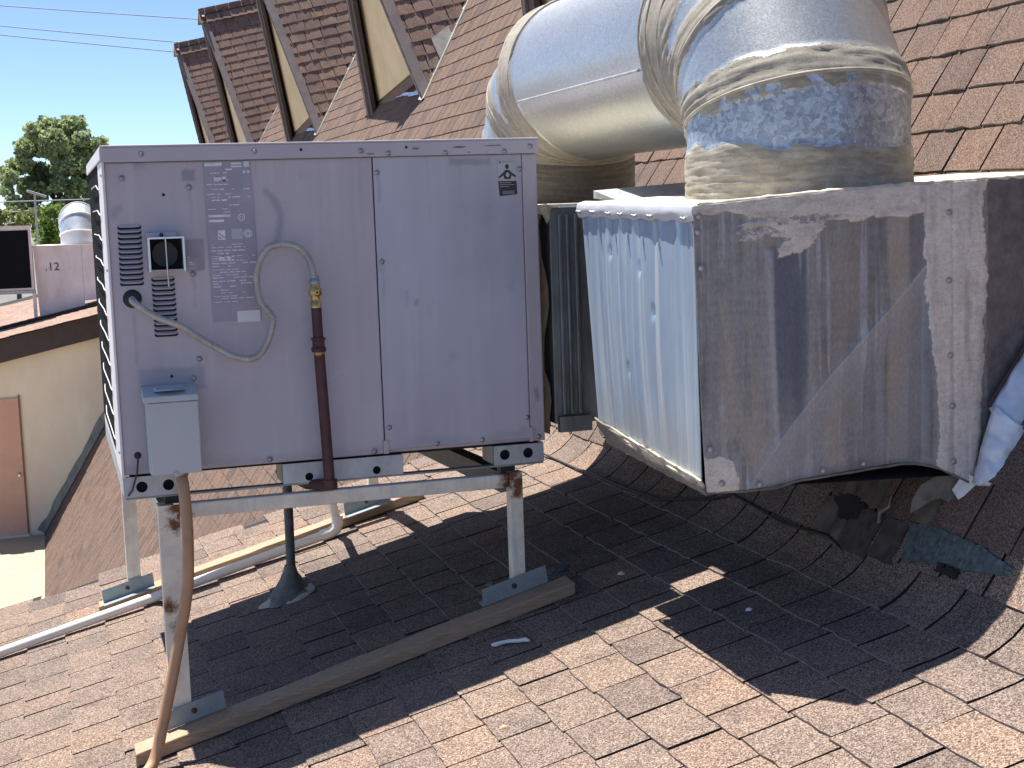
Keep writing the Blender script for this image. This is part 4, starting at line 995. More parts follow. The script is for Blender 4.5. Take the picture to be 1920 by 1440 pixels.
grid_obj('front_panel', P, C, MT['duct_front'], pb, keep=keep, thick=.004, coat=COAT)
# bottom hem: thin dark lip under the front panel
mb = MB(); xs = np.linspace(1.345, 2.14, 40)
pts = [(float(x), YB-.001+.002*math.sin(x*60), float(zbot(x))-.001) for x in xs]
mb.tube(pts, .0035, 'mastic_grey', 6).obj('bottom_hem', pb)
# left side: bright sheet with vertical flutes
nu, nv = 260, 170
U = np.linspace(0, 1, nu)[:, None]*np.ones((1, nv)); Vv = np.linspace(0, 1, nv)[None, :]*np.ones((nu, 1))
yt = -.30-.765*U; yb = -.385-.70*U
zt_l = .728-.013*U; zb_l = .118-.068*U-.01*fbm(U*8, U*0, 81)
Yl = yt*Vv+yb*(1-Vv); Zl = zt_l*Vv+zb_l*(1-Vv)
fl = np.zeros_like(U); rr_ = random.Random(12)
for (c0_, wd_, am) in [(.155, .012, .006), (.20, .008, .004), (.245, .020, .007), (.285, .01, .005), (.375, .015, .007), (.43, .008, .003), (.50, .016, .008), (.545, .008, .003), (.67, .014, .008), (.72, .01, .003), (.86, .02, .005), (.90, .008, .004), (.945, .01, .005), (.06, .02, .004)]:
    cc = c0_+.035*(Vv-.5)*(1 if rr_.random() < .8 else -1)
    fl += am*np.exp(-((U-cc)/wd_)**2)*(.4+.6*smooth(0, .25, Vv))*(1 if rr_.random() < .8 else -.6)
fl *= .62; fl += .006*(fbm(U*5, Vv*1.2, 83)-.5)+.002*(fbm(U*30, Vv*1.5, 84)-.5)+.010*np.sin(U*math.pi)*np.sin(Vv*math.pi)
fl += .006*np.abs(np.sin(U*math.pi*6.5))*smooth(.9, 1, Vv)
for (yc_, zc_) in ((-.523, .606), (-.735, .567), (-.821, .456), (-.651, .29)):
    fl -= .007*np.exp(-(((Yl-yc_)/.008)**2+((Zl-zc_)/.016)**2))
Xl = XL+.002-fl
C = np.ones(U.shape+(4,)); C[..., :3] = np.array((.42, .53, .64))*(1+.12*(fbm(U*18, Vv*.7, 85)-.5)+.12*(fbm(U*4, Vv*3, 86)-.5))[..., None]  # blue of the reflected sky is put into the base colour
C[..., :3] = lerpc(C[..., :3], np.array((.74, .80, .83)), smooth(.50, .75, fbm(U*20, Vv*.5, 87))*.6)
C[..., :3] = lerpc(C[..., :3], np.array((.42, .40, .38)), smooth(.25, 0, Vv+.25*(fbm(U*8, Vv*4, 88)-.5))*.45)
C[..., 3] = .9
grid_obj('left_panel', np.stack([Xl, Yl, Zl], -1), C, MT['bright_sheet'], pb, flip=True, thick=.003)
# turned-down top lip, with its screws
nu, nv = 120, 14
U = np.linspace(0, 1, nu)[:, None]*np.ones((1, nv)); Vv = np.linspace(0, 1, nv)[None, :]*np.ones((nu, 1))
Yl = -.292-.80*U; zt2 = .752-.016*U; Zl = zt2-.046*Vv*(1+.06*np.sin(U*41+np.sin(U*9))*Vv); 
Xl = XL-.010-.006*np.sin(Vv*3)+.003*(fbm(U*9, Vv*2, 91)-.5)+.02*(1-smooth(0, .14, Vv))
C = np.ones(U.shape+(4,)); C[..., :3] = np.array((.72, .74, .74))*(1+.15*(fbm(U*20, Vv*3, 92)-.5))[..., None]; C[..., 3] = .75
grid_obj('top_lip', np.stack([Xl, Yl, Zl], -1), C, MT['bright_sheet'], pb, flip=True, thick=.002)
nme = MB().lathe((0, 0, 0), (-1, 0, .3), [(0, .0055), (.003, .0055), (.0032, .003), (.012, .0028), (.0125, .0004)], 'screw', 8).mesh('screw')
for (y, z) in [(-.32, .716), (-.431, .714), (-.55, .709), (-.639, .706), (-.739, .702), (-.842, .700), (-1.05, .693)]: link(nme, 'screw', pb, Matrix.Translation((XL-.017, y, z+.004)))
sm2 = MB().lathe((0, 0, 0), (0, -1, 0), [(0, .0085), (.002, .008), (.0045, .005), (.005, .0005)], 'screw', 10).mesh('screw')
for (x, z) in [(1.337, .703), (1.334, .665), (1.340, .579), (2.036, .516), (2.040, .323), (2.047, .19), (2.050, .043), (1.785, .060), (1.668, .052), (1.49, .033), (1.385, .045), (1.357, .133), (2.036, .69)]: link(sm2, 'screw', pb, Matrix.Translation((x, YB-.006, z)))
# mastic-smeared strip along the bottom of the left side
nu, nv = 140, 26
U = np.linspace(0, 1, nu)[:, None]*np.ones((1, nv)); Vv = np.linspace(0, 1, nv)[None, :]*np.ones((nu, 1))
Yl = (-.372-.725*U)*(1-Vv)+(-.446-.66*U)*Vv; Zl = (.122-.064*U)*(1-Vv)+(.055-.034*U)*Vv+.006*(fbm(U*30, Vv*2, 93)-.5)*Vv
Xl = XL-.006-.010*fbm(U*12, Vv*6, 94)+.012*Vv
C = np.ones(U.shape+(4,)); t_ = smooth(.35, .65, fbm(U*16, Vv*3, 95)+.25*(1-Vv)-.1)
C[..., :3] = lerpc(np.array((.20, .185, .15))*np.ones(U.shape+(3,)), np.array((.62, .56, .42)), t_*smooth(.15, .35, U)*(1-smooth(.3, .75, Vv+.2*(fbm(U*18, Vv*2, 96)-.5)))); C[..., :3] *= (1+.5*(fbm(U*40, Vv*5, 97)-.5))[..., None]; C[..., 3] = .05
grid_obj('bottom_strip', np.stack([Xl, Yl, Zl], -1), C, MT['duct'], pb, flip=True, thick=.006)
# top, back and bottom of the box
zr = 2.62
mb = MB(); mb.add([(XL-.006, YB+.004, .727), (2.62, YB+.004, .787), (2.62, -.295, .80), (XL-.006, -.295, .748)], [(0, 1, 2, 3)], 'mastic_light').obj('top_panel', pb)
MB().box((1.338, -.296, .735), (2.3, -.075, .742), 'galv').obj('back_lip', pb)  # hidden lip, extended to shade the roof between the boxes
MB().box((XL+.038, -.302, .055), (2.20, -.297, .734), 'galv_dark').obj('back_panel', pb)
MB().box((XL+.034, -.42, .06), (XL+.0375, -.297, .734), 'galv_dark').obj('sun_block_panel', pb)  # hidden panel added to block the sun behind the box
MB().add([(XL+.02, YB+.006, .03), (2.15, YB+.006, .0), (2.25, -.304, .03), (XL+.038, -.304, .052)], [(0, 1, 2, 3)], 'deck').obj('bottom_panel', pb)
# brush-on mastic ridge along the top edge
mb = MB(); pts = []; rad = []
for k in range(90):
    x = 1.34+k*(1.27/89); pts.append((x, YB+.004, float(ztopf(x))+.001)); rad.append(.005+.006*abs(mnoise.noise(Vector((x*18, 0, 0))))+.004*abs(mnoise.noise(Vector((x*60, 3, 0)))))
mb.tube(pts, rad, 'mastic_light', 8).obj('mastic_bead', pb)
# flashing strip where the box meets the steep roof, and the torn scrap below it
fl_ = [((2.268, -1.11, .344), (2.33, -1.15, .26)), ((2.215, -1.11, .27), (2.285, -1.16, .20)), ((2.146, -1.11, .182), (2.222, -1.17, .118)), ((2.118, -1.105, .085), (2.185, -1.17, .055)), ((2.094, -1.10, -.012), (2.125, -1.15, -.022))]
def sheet(name, A_, B_, seed, lift, mat='flash', nu=26, nv=9):
    A_, B_ = spline(A_, 10), spline(B_, 10); V = []
    for i in range(nu+1):
        t = i/nu; a = A_[min(len(A_)-1, int(t*(len(A_)-1)))]; b = B_[min(len(B_)-1, int(t*(len(B_)-1)))]
        for q in range(nv):
            f = q/(nv-1); p = a.lerp(b, f); n_ = mnoise.noise(Vector((t*3, f*2.2, seed))); n2 = mnoise.noise(Vector((t*11, f*5, seed+7)))
            e = mnoise.noise(Vector((t*9, seed, 2)))*.008 if q == nv-1 else 0
            p = p+Vector((-.012*math.sin(f*math.pi)-.010*n_-.003*n2+e, -lift-.010*n_-.003*n2-.012*math.sin(f*math.pi), .006*n2+e)); V.append(p)
    o = MB().add(V, [(nv*i+q, nv*i+nv+q, nv*i+nv+1+q, nv*i+1+q) for i in range(nu) for q in range(nv-1)], mat, True).obj(name, pb)
    s_ = o.modifiers.new('thick', 'SOLIDIFY'); s_.thickness = .003; return o
sheet('flashing_strip', [(2.40, -1.11, .52), (2.33, -1.11, .43), (2.258, -1.11, .335), (2.195, -1.11, .25), (2.143, -1.11, .178)], [(2.46, -1.16, .42), (2.395, -1.16, .345), (2.325, -1.16, .255), (2.255, -1.165, .165), (2.195, -1.17, .10)], 1, .004)
sheet('flashing_strip', [(2.150, -1.115, .19), (2.128, -1.11, .12), (2.112, -1.105, .06), (2.094, -1.10, -.014)], [(2.222, -1.17, .125), (2.200, -1.175, .075), (2.168, -1.17, .03), (2.126, -1.15, -.020)], 5, .012)
ed = spline([(2.40, -1.113, .525), (2.33, -1.113, .435), (2.258, -1.113, .34), (2.195, -1.113, .255), (2.143, -1.113, .185)], 8)
MB().tube(ed, .005, 'maroon', 6).obj('rusty_edge', pb)
mb = MB(); pl_ = [(2.10, .002), (2.118, -.018), (2.128, -.055), (2.112, -.082), (2.095, -.072), (2.085, -.085), (2.055, -.066), (2.03, -.074), (2.005, -.094), (1.985, -.106), (1.99, -.07), (2.01, -.03), (2.045, -.005), (2.07, .004)]
mb.prism([(x, -1.03+(x-2.05)*-.5, z) for x, z in pl_], (.0, .004, 0), 'mastic_grey').obj('torn_scrap', pb)
mb = MB(); mb.add([(2.09+.0, -1.085, .01), (2.135, -1.13, -.018), (2.13, -1.12, -.07), (2.115, -1.10, -.095), (2.105, -1.10, -.07), (2.09, -1.08, -.085), (2.07, -1.06, -.04)], [(0, 1, 2, 3, 4, 5, 6)], 'flash'); mb.obj('torn_scrap', pb)

# ------------------------------------------------------------------ the far plenum, joined to the cabinet
fp = thing('far_plenum', 'dark weathered duct box between the cabinet and the steep roof', 'duct', (1.7, .6, .05))
MB().box((1.352, .05, .045), (2.45, 1.27, .742), 'galv_dark').obj('box_body', fp, bevel=.004)
for (x, wd_) in ((1.376, .012), (1.402, .010), (1.430, .012)):
    MB().box((x, .034, .075), (x+wd_, .0495, .715), 'galv_dark').obj('standing_seam', fp, bevel=.003)
MB().box((1.36, .026, .02), (1.47, .049, .07), 'galv_dark').obj('corner_plate', fp)
MB().box((1.345, .03, .735), (2.3, 1.28, .748), 'mastic_light').obj('top_edge', fp, bevel=.004)
mb = MB(); V = []; r = random.Random(9)
for i in range(15):
    z = .02+i*(.72/14)
    for q in range(4): V.append((1.300+q*.014+r.gauss(0, .003)+(.010*math.sin(i*.9) if 0 < q < 3 else 0), .055-.02*math.sin(q/3*math.pi)+r.gauss(0, .004), z+r.gauss(0, .004)))
mb.add(V, [(4*i+q, 4*i+1+q, 4*i+5+q, 4*i+4+q) for i in range(14) for q in range(2)], 'canvas').obj('canvas_connector', fp)
MB().box((1.302, .09, .03), (1.35, 1.25, .74), 'black').obj('connector_gap', fp)  # black block put in for the dark gap behind the canvas
mb = MB(); mb.add([(1.30, .02, .745), (1.33, .01, .748), (1.355, .03, .742), (1.352, .045, .70), (1.338, .03, .685), (1.325, .035, .715), (1.305, .04, .715)], [(0, 1, 2, 3, 4, 5, 6)], 'mastic_light').obj('torn_tape', fp)
MB().hexa([(1.50, -.20, .745), (2.50, -.20, .795), (2.50, .04, .80), (1.50, .04, .76), (1.50, -.20, .7455), (2.50, -.20, .7955), (2.50, .04, .84), (1.50, .04, .785)], 'galv').obj('roof_flashing', fp)

# ------------------------------------------------------------------ the big round duct arching between the two boxes
rd_ = thing('round_duct', 'fat silver round duct arching from one plenum box to the other with mastic bands', 'duct', (1.81, 0, 1.2))
RR = .30; XC = 1.81; RC = .325; ZA = 1.214; zs_ = ZA-RC; YN_, YF_ = -.72, 1.24
def mit(O_y, sg):
    out = []
    for phi in (15, 45, 75):
        q = RC/math.cos(R(15)); out.append(Vector((XC, O_y-sg*q*math.cos(R(phi)), zs_+q*math.sin(R(phi)))))
    return out
near = mit(YN_+RC, 1); far = mit(YF_-RC, -1)
cl = [Vector((XC, YN_, .735))]+near+far[::-1]+[Vector((XC, YF_, .735))]
seg_n = 96
def plane_at(i):
    a = (cl[i]-cl[i-1]).normalized() if i > 0 else None; b = (cl[i+1]-cl[i]).normalized() if i < len(cl)-1 else None
    if a is None: return b
    if b is None: return a
    return (a+b).normalized()
def ring_pts(i, d):
    """generator lines of segment along d hitting the mitre plane at node i"""
    nrm = plane_at(i); ex = Vector((1, 0, 0)); ey = d.cross(ex).normalized()
    out = []
    for k in range(seg_n+1):
        a = 2*math.pi*k/seg_n; off = ex*math.cos(a)*RR+ey*math.sin(a)*RR
        t = -(off.dot(nrm))/(d.dot(nrm)); out.append(cl[i]+off+d*t)
    return out
MB_ = {0: ('near_stub', .0, 1), 1: ('elbow_gore', 1, 1)}
names = ['stub', 'elbow_gore', 'elbow_gore', 'straight_section', 'elbow_gore', 'elbow_gore', 'stub']
for i in range(len(cl)-1):
    d = (cl[i+1]-cl[i]).normalized(); A_ = np.array([tuple(p) for p in ring_pts(i, d)]); B_ = np.array([tuple(p) for p in ring_pts(i+1, d)])
    nv = 70 if i in (0, 3, 6) else 44
    if i == 3: nv = 150
    T_ = np.linspace(0, 1, nv)[None, :]*np.ones((seg_n+1, 1))
    P = A_[:, None, :]*(1-T_[..., None])+B_[:, None, :]*T_[..., None]
    Ln = np.linalg.norm(B_-A_, axis=1)[:, None]; dl = T_*Ln; dr = (1-T_)*Ln
    th = np.linspace(0, 2*math.pi, seg_n+1)[:, None]*np.ones((1, nv)); cu, su = np.cos(th)*3, np.sin(th)*3
    def nz(sx, sy, seed): return fbm(cu*sx+dl*sy, su*sx+dl*sy*.7+50, seed)
    nA = nz(1.2, 3, i*7+1); nB = nz(4, 9, i*7+2); nC = nz(12, 26, i*7+3); nS_ = fbm(th*4, dl*110, i*7+4)
    C = np.ones(T_.shape+(4,)); C[..., :3] = np.array((.47, .485, .49))*(1+.18*(nA-.5)+.08*(nB-.5))[..., None]
    C[..., :3] = lerpc(C[..., :3], np.array((.40, .36, .32)), smooth(.52, .75, nB)*.12)
    if i == 0:      # near stub: brown mastic up to a ragged line, spangled grey above, a rusty stain at right
        zl = P[..., 2]; bands = None; top = .875+.03*(nz(1.3, 0, 5)-.5)*2+.012*(nB-.5)
        mk = smooth(.012, -.012, zl-top); sh = smooth(.45, .6, nz(2.2, 5, 11))*smooth(.2, .9, np.cos(th-R(10)))
        C[..., :3] = np.array((.40, .455, .52))*(1+.4*(nA-.5)+.35*(nC-.5))[..., None]
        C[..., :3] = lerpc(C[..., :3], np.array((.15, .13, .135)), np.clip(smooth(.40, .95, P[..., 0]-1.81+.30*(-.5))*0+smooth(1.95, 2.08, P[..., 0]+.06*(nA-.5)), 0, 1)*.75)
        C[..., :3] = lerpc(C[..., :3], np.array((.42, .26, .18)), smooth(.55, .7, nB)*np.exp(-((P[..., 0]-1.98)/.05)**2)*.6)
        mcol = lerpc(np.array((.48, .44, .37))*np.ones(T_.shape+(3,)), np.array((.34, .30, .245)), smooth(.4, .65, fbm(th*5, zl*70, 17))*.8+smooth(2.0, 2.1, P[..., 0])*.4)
        mcol = mcol*.8; mcol = lerpc(mcol, np.array((.48, .43, .34)), smooth(.60, .75, fbm(th*7, zl*45, 18))*.7)
        up_ = smooth(.040, .028, dr+.02*(nB-.5)); mk2 = up_*smooth(.36, .56, nz(3, 14, 19))
        mk = np.maximum(mk, mk2*.85)
    else:
        wl_ = {1: (.075, .02), 2: (.07, .085), 3: (.13, .12), 4: (.06, .05), 5: (.06, .05), 6: (.07, .9)}[i]
        jag = .03*(nB-.5)+.035*(nA-.5)
        mk = np.maximum(smooth(wl_[0]+.014, wl_[0]-.014, dl+jag), smooth(wl_[1]+.014, wl_[1]-.014, dr+jag))
        mk *= np.clip(.75+.8*smooth(.33, .55, nS_), 0, 1)
        bands = mk.copy(); sm_ = smooth(.58, .70, nz(1.6, 5, i*7+31))*smooth(.35, .6, fbm(th*9, dl*30, i*7+33))*(.0 if i == 3 else .30); mk = np.maximum(mk, sm_)
        mcol = lerpc(np.array((.50, .455, .38))*np.ones(T_.shape+(3,)), np.array((.34, .305, .25)), smooth(.42, .70, fbm(th*2+7, dl*110, i*7+21))*.6)
        mcol = lerpc(mcol, np.array((.58, .535, .45)), smooth(.6, .75, fbm(th*4, dl*55, i*7+23))*.6)
        mcol = mcol*(.40 if i == 6 else .64)
    mcol = mcol*(1+.35*(nC-.5))[..., None]
    C[..., 3] = 1; COAT = np.concatenate([mcol, mk[..., None]], -1)
    cen = np.array(tuple(cl[i]))[None, None, :]+(np.array(tuple(d))[None, None, :])*((P-np.array(tuple(cl[i])))@np.array(tuple(d)))[..., None]
    rad_ = (P-cen); rad_ /= np.linalg.norm(rad_, axis=-1, keepdims=True)
    P = P+rad_*((mk if bands is None else bands)*(.003+.008*nS_)+.0012*(nA-.5))[..., None]
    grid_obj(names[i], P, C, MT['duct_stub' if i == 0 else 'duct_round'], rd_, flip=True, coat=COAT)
    if 0 < i < len(cl)-1 and i in (1, 2, 5, 6, 3, 4):
        rp_ = ring_pts(i, d); cc = cl[i]; pp = [cc+(p-cc)*1.014 for p in rp_]
        MB().tube(pp, .0055, 'seam', 6, caps=False).obj('seam_bead', rd_)
# drawband rings on the straight section and two worn bands of tape
for y_, rr2, m_ in ((-.40, .0045, 'seam'), (-.345, .004, 'seam'), (.905, .0045, 'seam')):
    pp = [Vector((XC+(RR+.006)*math.cos(2*math.pi*k/72), y_, ZA+(RR+.006)*math.sin(2*math.pi*k/72))) for k in range(73)]
    MB().tube(pp, rr2, m_, 6, caps=False).obj('draw_band', rd_)
# lengthwise lock seam
aa = R(197); MB().box((0, 0, 0), (.001, .001, .001), 'seam')
pp = [Vector((XC+(RR+.003)*math.cos(aa), y_, ZA+(RR+.003)*math.sin(aa))) for y_ in np.linspace(-.30, .86, 12)]
MB().tube(pp, .0045, 'galv', 6).obj('lock_seam', rd_)

# ------------------------------------------------------------------ building across the courtyard
YW = 20.46
zr2 = lambda x: -.862+.208*x          # its low roof, top of the rake board
nb2 = thing('shed_building', 'cream stucco building with brown rake board across the courtyard at left', 'building', (-2, YW, ZSLAB))
xw0 = -9.0; xs_ = lambda z: 2.04+(z+.15)/1.63
mb = MB()
mb.prism([(xw0, YW, -4.7), (xs_(-4.7)+.3, YW, -4.7), (1.6, YW, zr2(1.6)-.05), (xw0, YW, zr2(xw0)-.05)], (0, .2, 0), 'stucco_wall').obj('wall', nb2)
def slab_(y0, y1, a, b, x0, x1, mat): 
    return MB().hexa([(x0, y0, zr2(x0)+a), (x1, y0, zr2(x1)+a), (x1, y1, zr2(x1)+a), (x0, y1, zr2(x0)+a), (x0, y0, zr2(x0)+b), (x1, y0, zr2(x1)+b), (x1, y1, zr2(x1)+b), (x0, y1, zr2(x0)+b)], mat)
slab_(YW-.18, YW-.12, -.37, .0, xw0, 1.7, 'rake').obj('fascia_board', nb2)
slab_(YW-.20, 33, .0, .02, xw0, 1.75, 'deck').obj('roof_deck', nb2)
dr = MB().box((-1.75, YW-.04, ZSLAB+.02), (-.792, YW-.005, -2.04), 'door').obj('door', nb2)
MB().box((-1.80, YW-.03, ZSLAB+.02), (-1.75, YW-.002, -1.99), 'rake_light').obj('door_jamb', nb2); MB().box((-.792, YW-.03, ZSLAB+.02), (-.765, YW-.002, -2.0), 'door_trim').obj('door_jamb', nb2)
MB().lathe((-.86, YW-.04, -3.3), (0, -1, 0), [(0, .035), (.02, .03), (.05, .03), (.07, .02)], 'chrome', 12).obj('door_handle', dr)
MB().box((-1.85, YW-.10, ZSLAB), (-.76, YW-.002, ZSLAB+.03), 'label_white').obj('door_sill', nb2)
mb = MB(); dS = Vector((math.cos(A1), 0, math.sin(A1))); nS = Vector((-math.sin(A1), 0, math.cos(A1))); r = random.Random(2)
V = []; 
for i in range(31):
    p = Vector((xs_(-4.32), YW-.02, -4.32))+dS*(i*.13); wv_ = .13+r.uniform(-.02, .02)
    V += [p+nS*.005+Vector((0, 0, 0)), p+nS*wv_, p+nS*.02+Vector((0, -.10, 0))]
mb.add(V, [(3*i, 3*i+3, 3*i+4, 3*i+1) for i in range(30)]+[(3*i+2, 3*i+5, 3*i+3, 3*i) for i in range(30)], 'galv_dark').obj('step_flashing', nb2)
mws = []; r = random.Random(77); a2 = math.atan(.208)
for i in range(52):
    x = 1.6-i*.147; y = YW-.2-r.random()*.2
    while y < 31:
        wd = r.choice(TABW); mws.append((mw_of((x, y+wd/2, zr2(x)+.02), (math.cos(a2), 0, math.sin(a2)), (0, 1, 0), (-math.sin(a2), 0, math.cos(a2))), wd)); y += wd
stuff_tabs(mws, 'shingle_field', 'shingle_far', nb2)

# rooftop kit on that building
fu = thing('air_conditioner', 'distant rooftop air conditioner with black coil side at left edge', 'air conditioner', (-1.1, 22.6, -.5), 'x')
del fu['group']
MB().box((-1.9, 22.30, -.38), (-.43, 23.6, .70), 'whitemetal').obj('cabinet', fu)
MB().box((-1.86, 22.285, -.34), (-.475, 22.299, .655), 'coil').obj('condenser_coil', fu)
MB().box((-1.92, 22.27, .70), (-.41, 23.62, .735), 'whitemetal').obj('lid', fu)
MB().box((-1.9, 22.28, -.44), (-.43, 23.6, -.385), 'galv').obj('base_rail', fu)
for (x, y) in ((-.47, 22.33), (-1.85, 22.33), (-.47, 23.5)): MB().box((x, y, zr2(x)), (x+.05, y+.05, -.44), 'whitemetal').obj('leg', fu)
sl_ = MB(); x0, x1 = -2.1, .62
sl_.hexa([(x0, 22.2, zr2(x0)+.03), (x1, 22.2, zr2(x1)+.03), (x1, 22.3, zr2(x1)+.03), (x0, 22.3, zr2(x0)+.03), (x0, 22.2, zr2(x0)+.09), (x1, 22.2, zr2(x1)+.09), (x1, 22.3, zr2(x1)+.09), (x0, 22.3, zr2(x0)+.09)], 'rubber')  # black covers the timber and its shadow in one beam
o = sl_.obj('sleeper_and_shadow'); tag(o, 'sleeper beam blackened for its own shadow under the distant rooftop equipment', 'timber')
fpz = thing('numbered_plenum', 'chalky white metal duct box marked 12 on the far roof', 'duct', (.3, 22.5, -.6))
MB().hexa([(-.37, 22.5, zr2(-.37)+.02), (.40, 22.5, zr2(.4)+.02), (.40, 23.6, zr2(.4)+.02), (-.37, 23.6, zr2(-.37)+.02), (-.41, 22.5, .335), (.40, 22.5, .345), (.40, 23.6, .345), (-.41, 23.6, .335)], 'whitemetal').obj('box_body', fpz)
MB().hexa([(.403, 22.48, -.62), (1.5, 22.48, zr2(1.5)), (1.5, 23.6, zr2(1.5)), (.403, 23.6, -.62), (.403, 22.48, .345), (1.5, 22.48, .36), (1.5, 23.6, .36), (.403, 23.6, .345)], 'whitemetal').obj('box_extension', fpz)
MB().box((-.44, 22.46, .335), (1.5, 23.64, .375), 'whitemetal').obj('lid', fpz)
cu = bpy.data.curves.new('number', 'FONT'); cu.body = '12'; cu.size = .20; cu.extrude = .002
to = bpy.data.objects.new('number', cu); COL.objects.link(to); dg = bpy.context.evaluated_depsgraph_get(); dg.update()
me = bpy.data.meshes.new_from_object(to.evaluated_get(dg)); bpy.data.objects.remove(to); me.materials.clear(); me.materials.append(MT['ink']); me.name = 'number'
link(me, 'number', fpz, Matrix.Translation((-.185, 22.494, -.065)) @ Matrix.Rotation(math.pi/2, 4, 'X'))
MB().add([(-.225, 22.494, -.07), (-.205, 22.494, -.075), (-.205, 22.494, -.02), (-.22, 22.494, -.03)], [(0, 1, 2, 3)], 'stain').obj('faded_mark', fpz)
gd = thing('gooseneck_duct', 'round silver gooseneck duct on top of the box marked 12', 'duct', (.43, 23.0, .37))
def goose(gd):
    R_ = .335; c0 = Vector((.40, 23.0, .37)); pts = [c0, c0+Vector((0, 0, .20))]
    arc = .33
    for ph in (15, 45, 75): q = arc/math.cos(R(15)); pts.append(Vector((.40-0*q, 23.0+arc-q*math.cos(R(ph)), .50+q*math.sin(R(ph))-.05)))
    pts[1:2] = []; pts.append(pts[-1]+Vector((0, 1.0, .0)))
    for i in range(len(pts)-1):
        d = (pts[i+1]-pts[i]).normalized(); ra, rb = [], []
        for j, rr in ((i, ra), (i+1, rb)):
            a = (pts[j]-pts[j-1]).normalized() if j > 0 else None; b = (pts[j+1]-pts[j]).normalized() if j < len(pts)-1 else None
            n_ = b if a is None else (a if b is None else (a+b).normalized())
            ex = Vector((1, 0, 0)); ey = d.cross(ex).normalized()
            for k in range(32):
                t = 2*math.pi*k/32; off = ex*math.cos(t)*R_+ey*math.sin(t)*R_; rr.append(pts[j]+off-d*(off.dot(n_)/d.dot(n_)))
        MB().add(ra+rb, [(k, (k+1) % 32, 32+(k+1) % 32, 32+k) for k in range(32)], 'silver', True).obj('duct_gore', gd)
        if i: MB().tube([p+(p-pts[i]).normalized()*.006 for p in ra+ra[:1]], .012, 'whitemetal', 6, caps=False).obj('seam_bead', gd)
goose(gd)
an = thing('roof_antenna', 'thin television antenna mast rising behind the far roof', 'antenna', (-.36, 30, -1))
MB().tube([(-.372, 30, -1.2), (-.36, 30, 1.47)], .022, 'galv', 8).obj('mast', an)
MB().tube([(-.52, 30, 1.50), (-.12, 30.1, 1.36)], .03, 'galv', 6).obj('boom', an)
for k in range(5): x = -.50+k*.09; MB().tube([(x, 29.75, 1.49-k*.03), (x+.02, 30.3, 1.49-k*.03)], .012, 'galv', 5).obj('element', an)

# overhead wires
def wire(p, q, lab, r_=.017, ext=2.5, sag=.25):
    p, q = Vector(p), Vector(q); d = q-p; a, b = p-d*ext, q+d*ext; pts = []
    for i in range(33):
        t = i/32; v = a.lerp(b, t); v.z -= sag*(1-(2*t-1)**2)-sag; pts.append(v)
    o = MB().tube(pts, r_, 'wire_dark', 5).obj('overhead_wire'); tag(o, lab, 'wire', 'overhead wires')
wire((-1.073, 45, 7.611), (5.088, 45, 7.225), 'uppermost overhead wire crossing the blue sky')
wire((-1.118, 45, 6.987), (4.529, 45, 6.472), 'middle overhead wire in the sky, upper of the close pair')
wire((-1.138, 45, 6.708), (4.222, 45, 6.181), 'lower wire of the close pair in the sky, ending at the last dormer')
wire((-1.512, 45, 1.50), (1.184, 45, 1.506), 'thin wire crossing in front of the big tree', .02, sag=.1)
wire((-.9, 45, 1.18), (1.1, 45, 1.26), 'thin wire below another, in front of the dark tree foot', .02, sag=.1)
wire((-.5, 45, .86), (1.2, 45, .98), 'lowest thin wire just above the bright green leaves', .02, sag=.1)

# ------------------------------------------------------------------ trees
def leaves(name, clumps, per, size, mat, parent, seed, squash=.85, elong=1.0):
    g = np.random.default_rng(seed); Vs = []; 
    for (x, y, z, r) in clumps:
        n = int(per*r*r)
        d = g.normal(size=(n, 3)); d /= np.linalg.norm(d, axis=1)[:, None]
        rad = r*(g.random(n)**.45)*(1+.18*np.sin(d[:, 0]*5+x)*np.cos(d[:, 2]*6+z))
        c = d*rad[:, None]*np.array([1, 1, squash])+np.array([x, y, z])
        a = g.normal(size=(n, 3))+d*1.2; a /= np.linalg.norm(a, axis=1)[:, None]
        b = np.cross(a, g.normal(size=(n, 3))); b /= np.linalg.norm(b, axis=1)[:, None]
        s = size*(.6+.8*g.random(n))[:, None]
        Vs.append(np.stack([c-b*s*.5, c+a*s*elong*.35-0*b, c+b*s*.5, c-a*s*.35*elong], 1))
    V = np.concatenate(Vs).reshape(-1, 3); n = len(V)//4
    me = bpy.data.meshes.new(name); me.from_pydata(V.tolist(), [], np.arange(4*n).reshape(n, 4).tolist()); me.materials.append(MT[mat]); me.update()
    return link(me, name, parent)
tr = thing('pine_tree', 'big dark clumpy pine tree standing beyond the far roof at left', 'tree', (.5, 60, -4.75))
g = random.Random(6); cl_ = []
for (x, y, r) in [(105, 235, 26), (140, 236, 24), (75, 247, 22), (60, 278, 26), (100, 270, 30), (150, 268, 28), (176, 280, 18), (192, 268, 11), (38, 304, 22), (120, 310, 34), (163, 312, 26), (80, 322, 28), (25, 328, 18), (13, 318, 9), (60, 355, 28), (100, 352, 28), (142, 352, 28), (172, 346, 26), (14, 352, 14), (120, 392, 36), (160, 392, 36), (60, 395, 28), (30, 385, 24), (90, 420, 36), (150, 430, 40), (185, 318, 16), (52, 300, 16), (128, 255, 20)]:
    X, Z = -1.925+x*.0222, .736+(419-y)*.0222
    for q in range(3): cl_.append((X+g.uniform(-.4, .4)*r*.022, 60+g.uniform(-1.4, 1.2), Z+g.uniform(-.4, .4)*r*.022, r*.0222*g.uniform(.65, 1.0)))
leaves('crown', cl_, 1900, .14, 'pine', tr, 5, elong=1.7)
MB().tube([(.5, 60, -4.75), (.55, 60.1, -2), (.5, 60, .5), (.45, 60, 3.2)], [.32, .27, .2, .08], 'bark', 10).obj('trunk', tr)
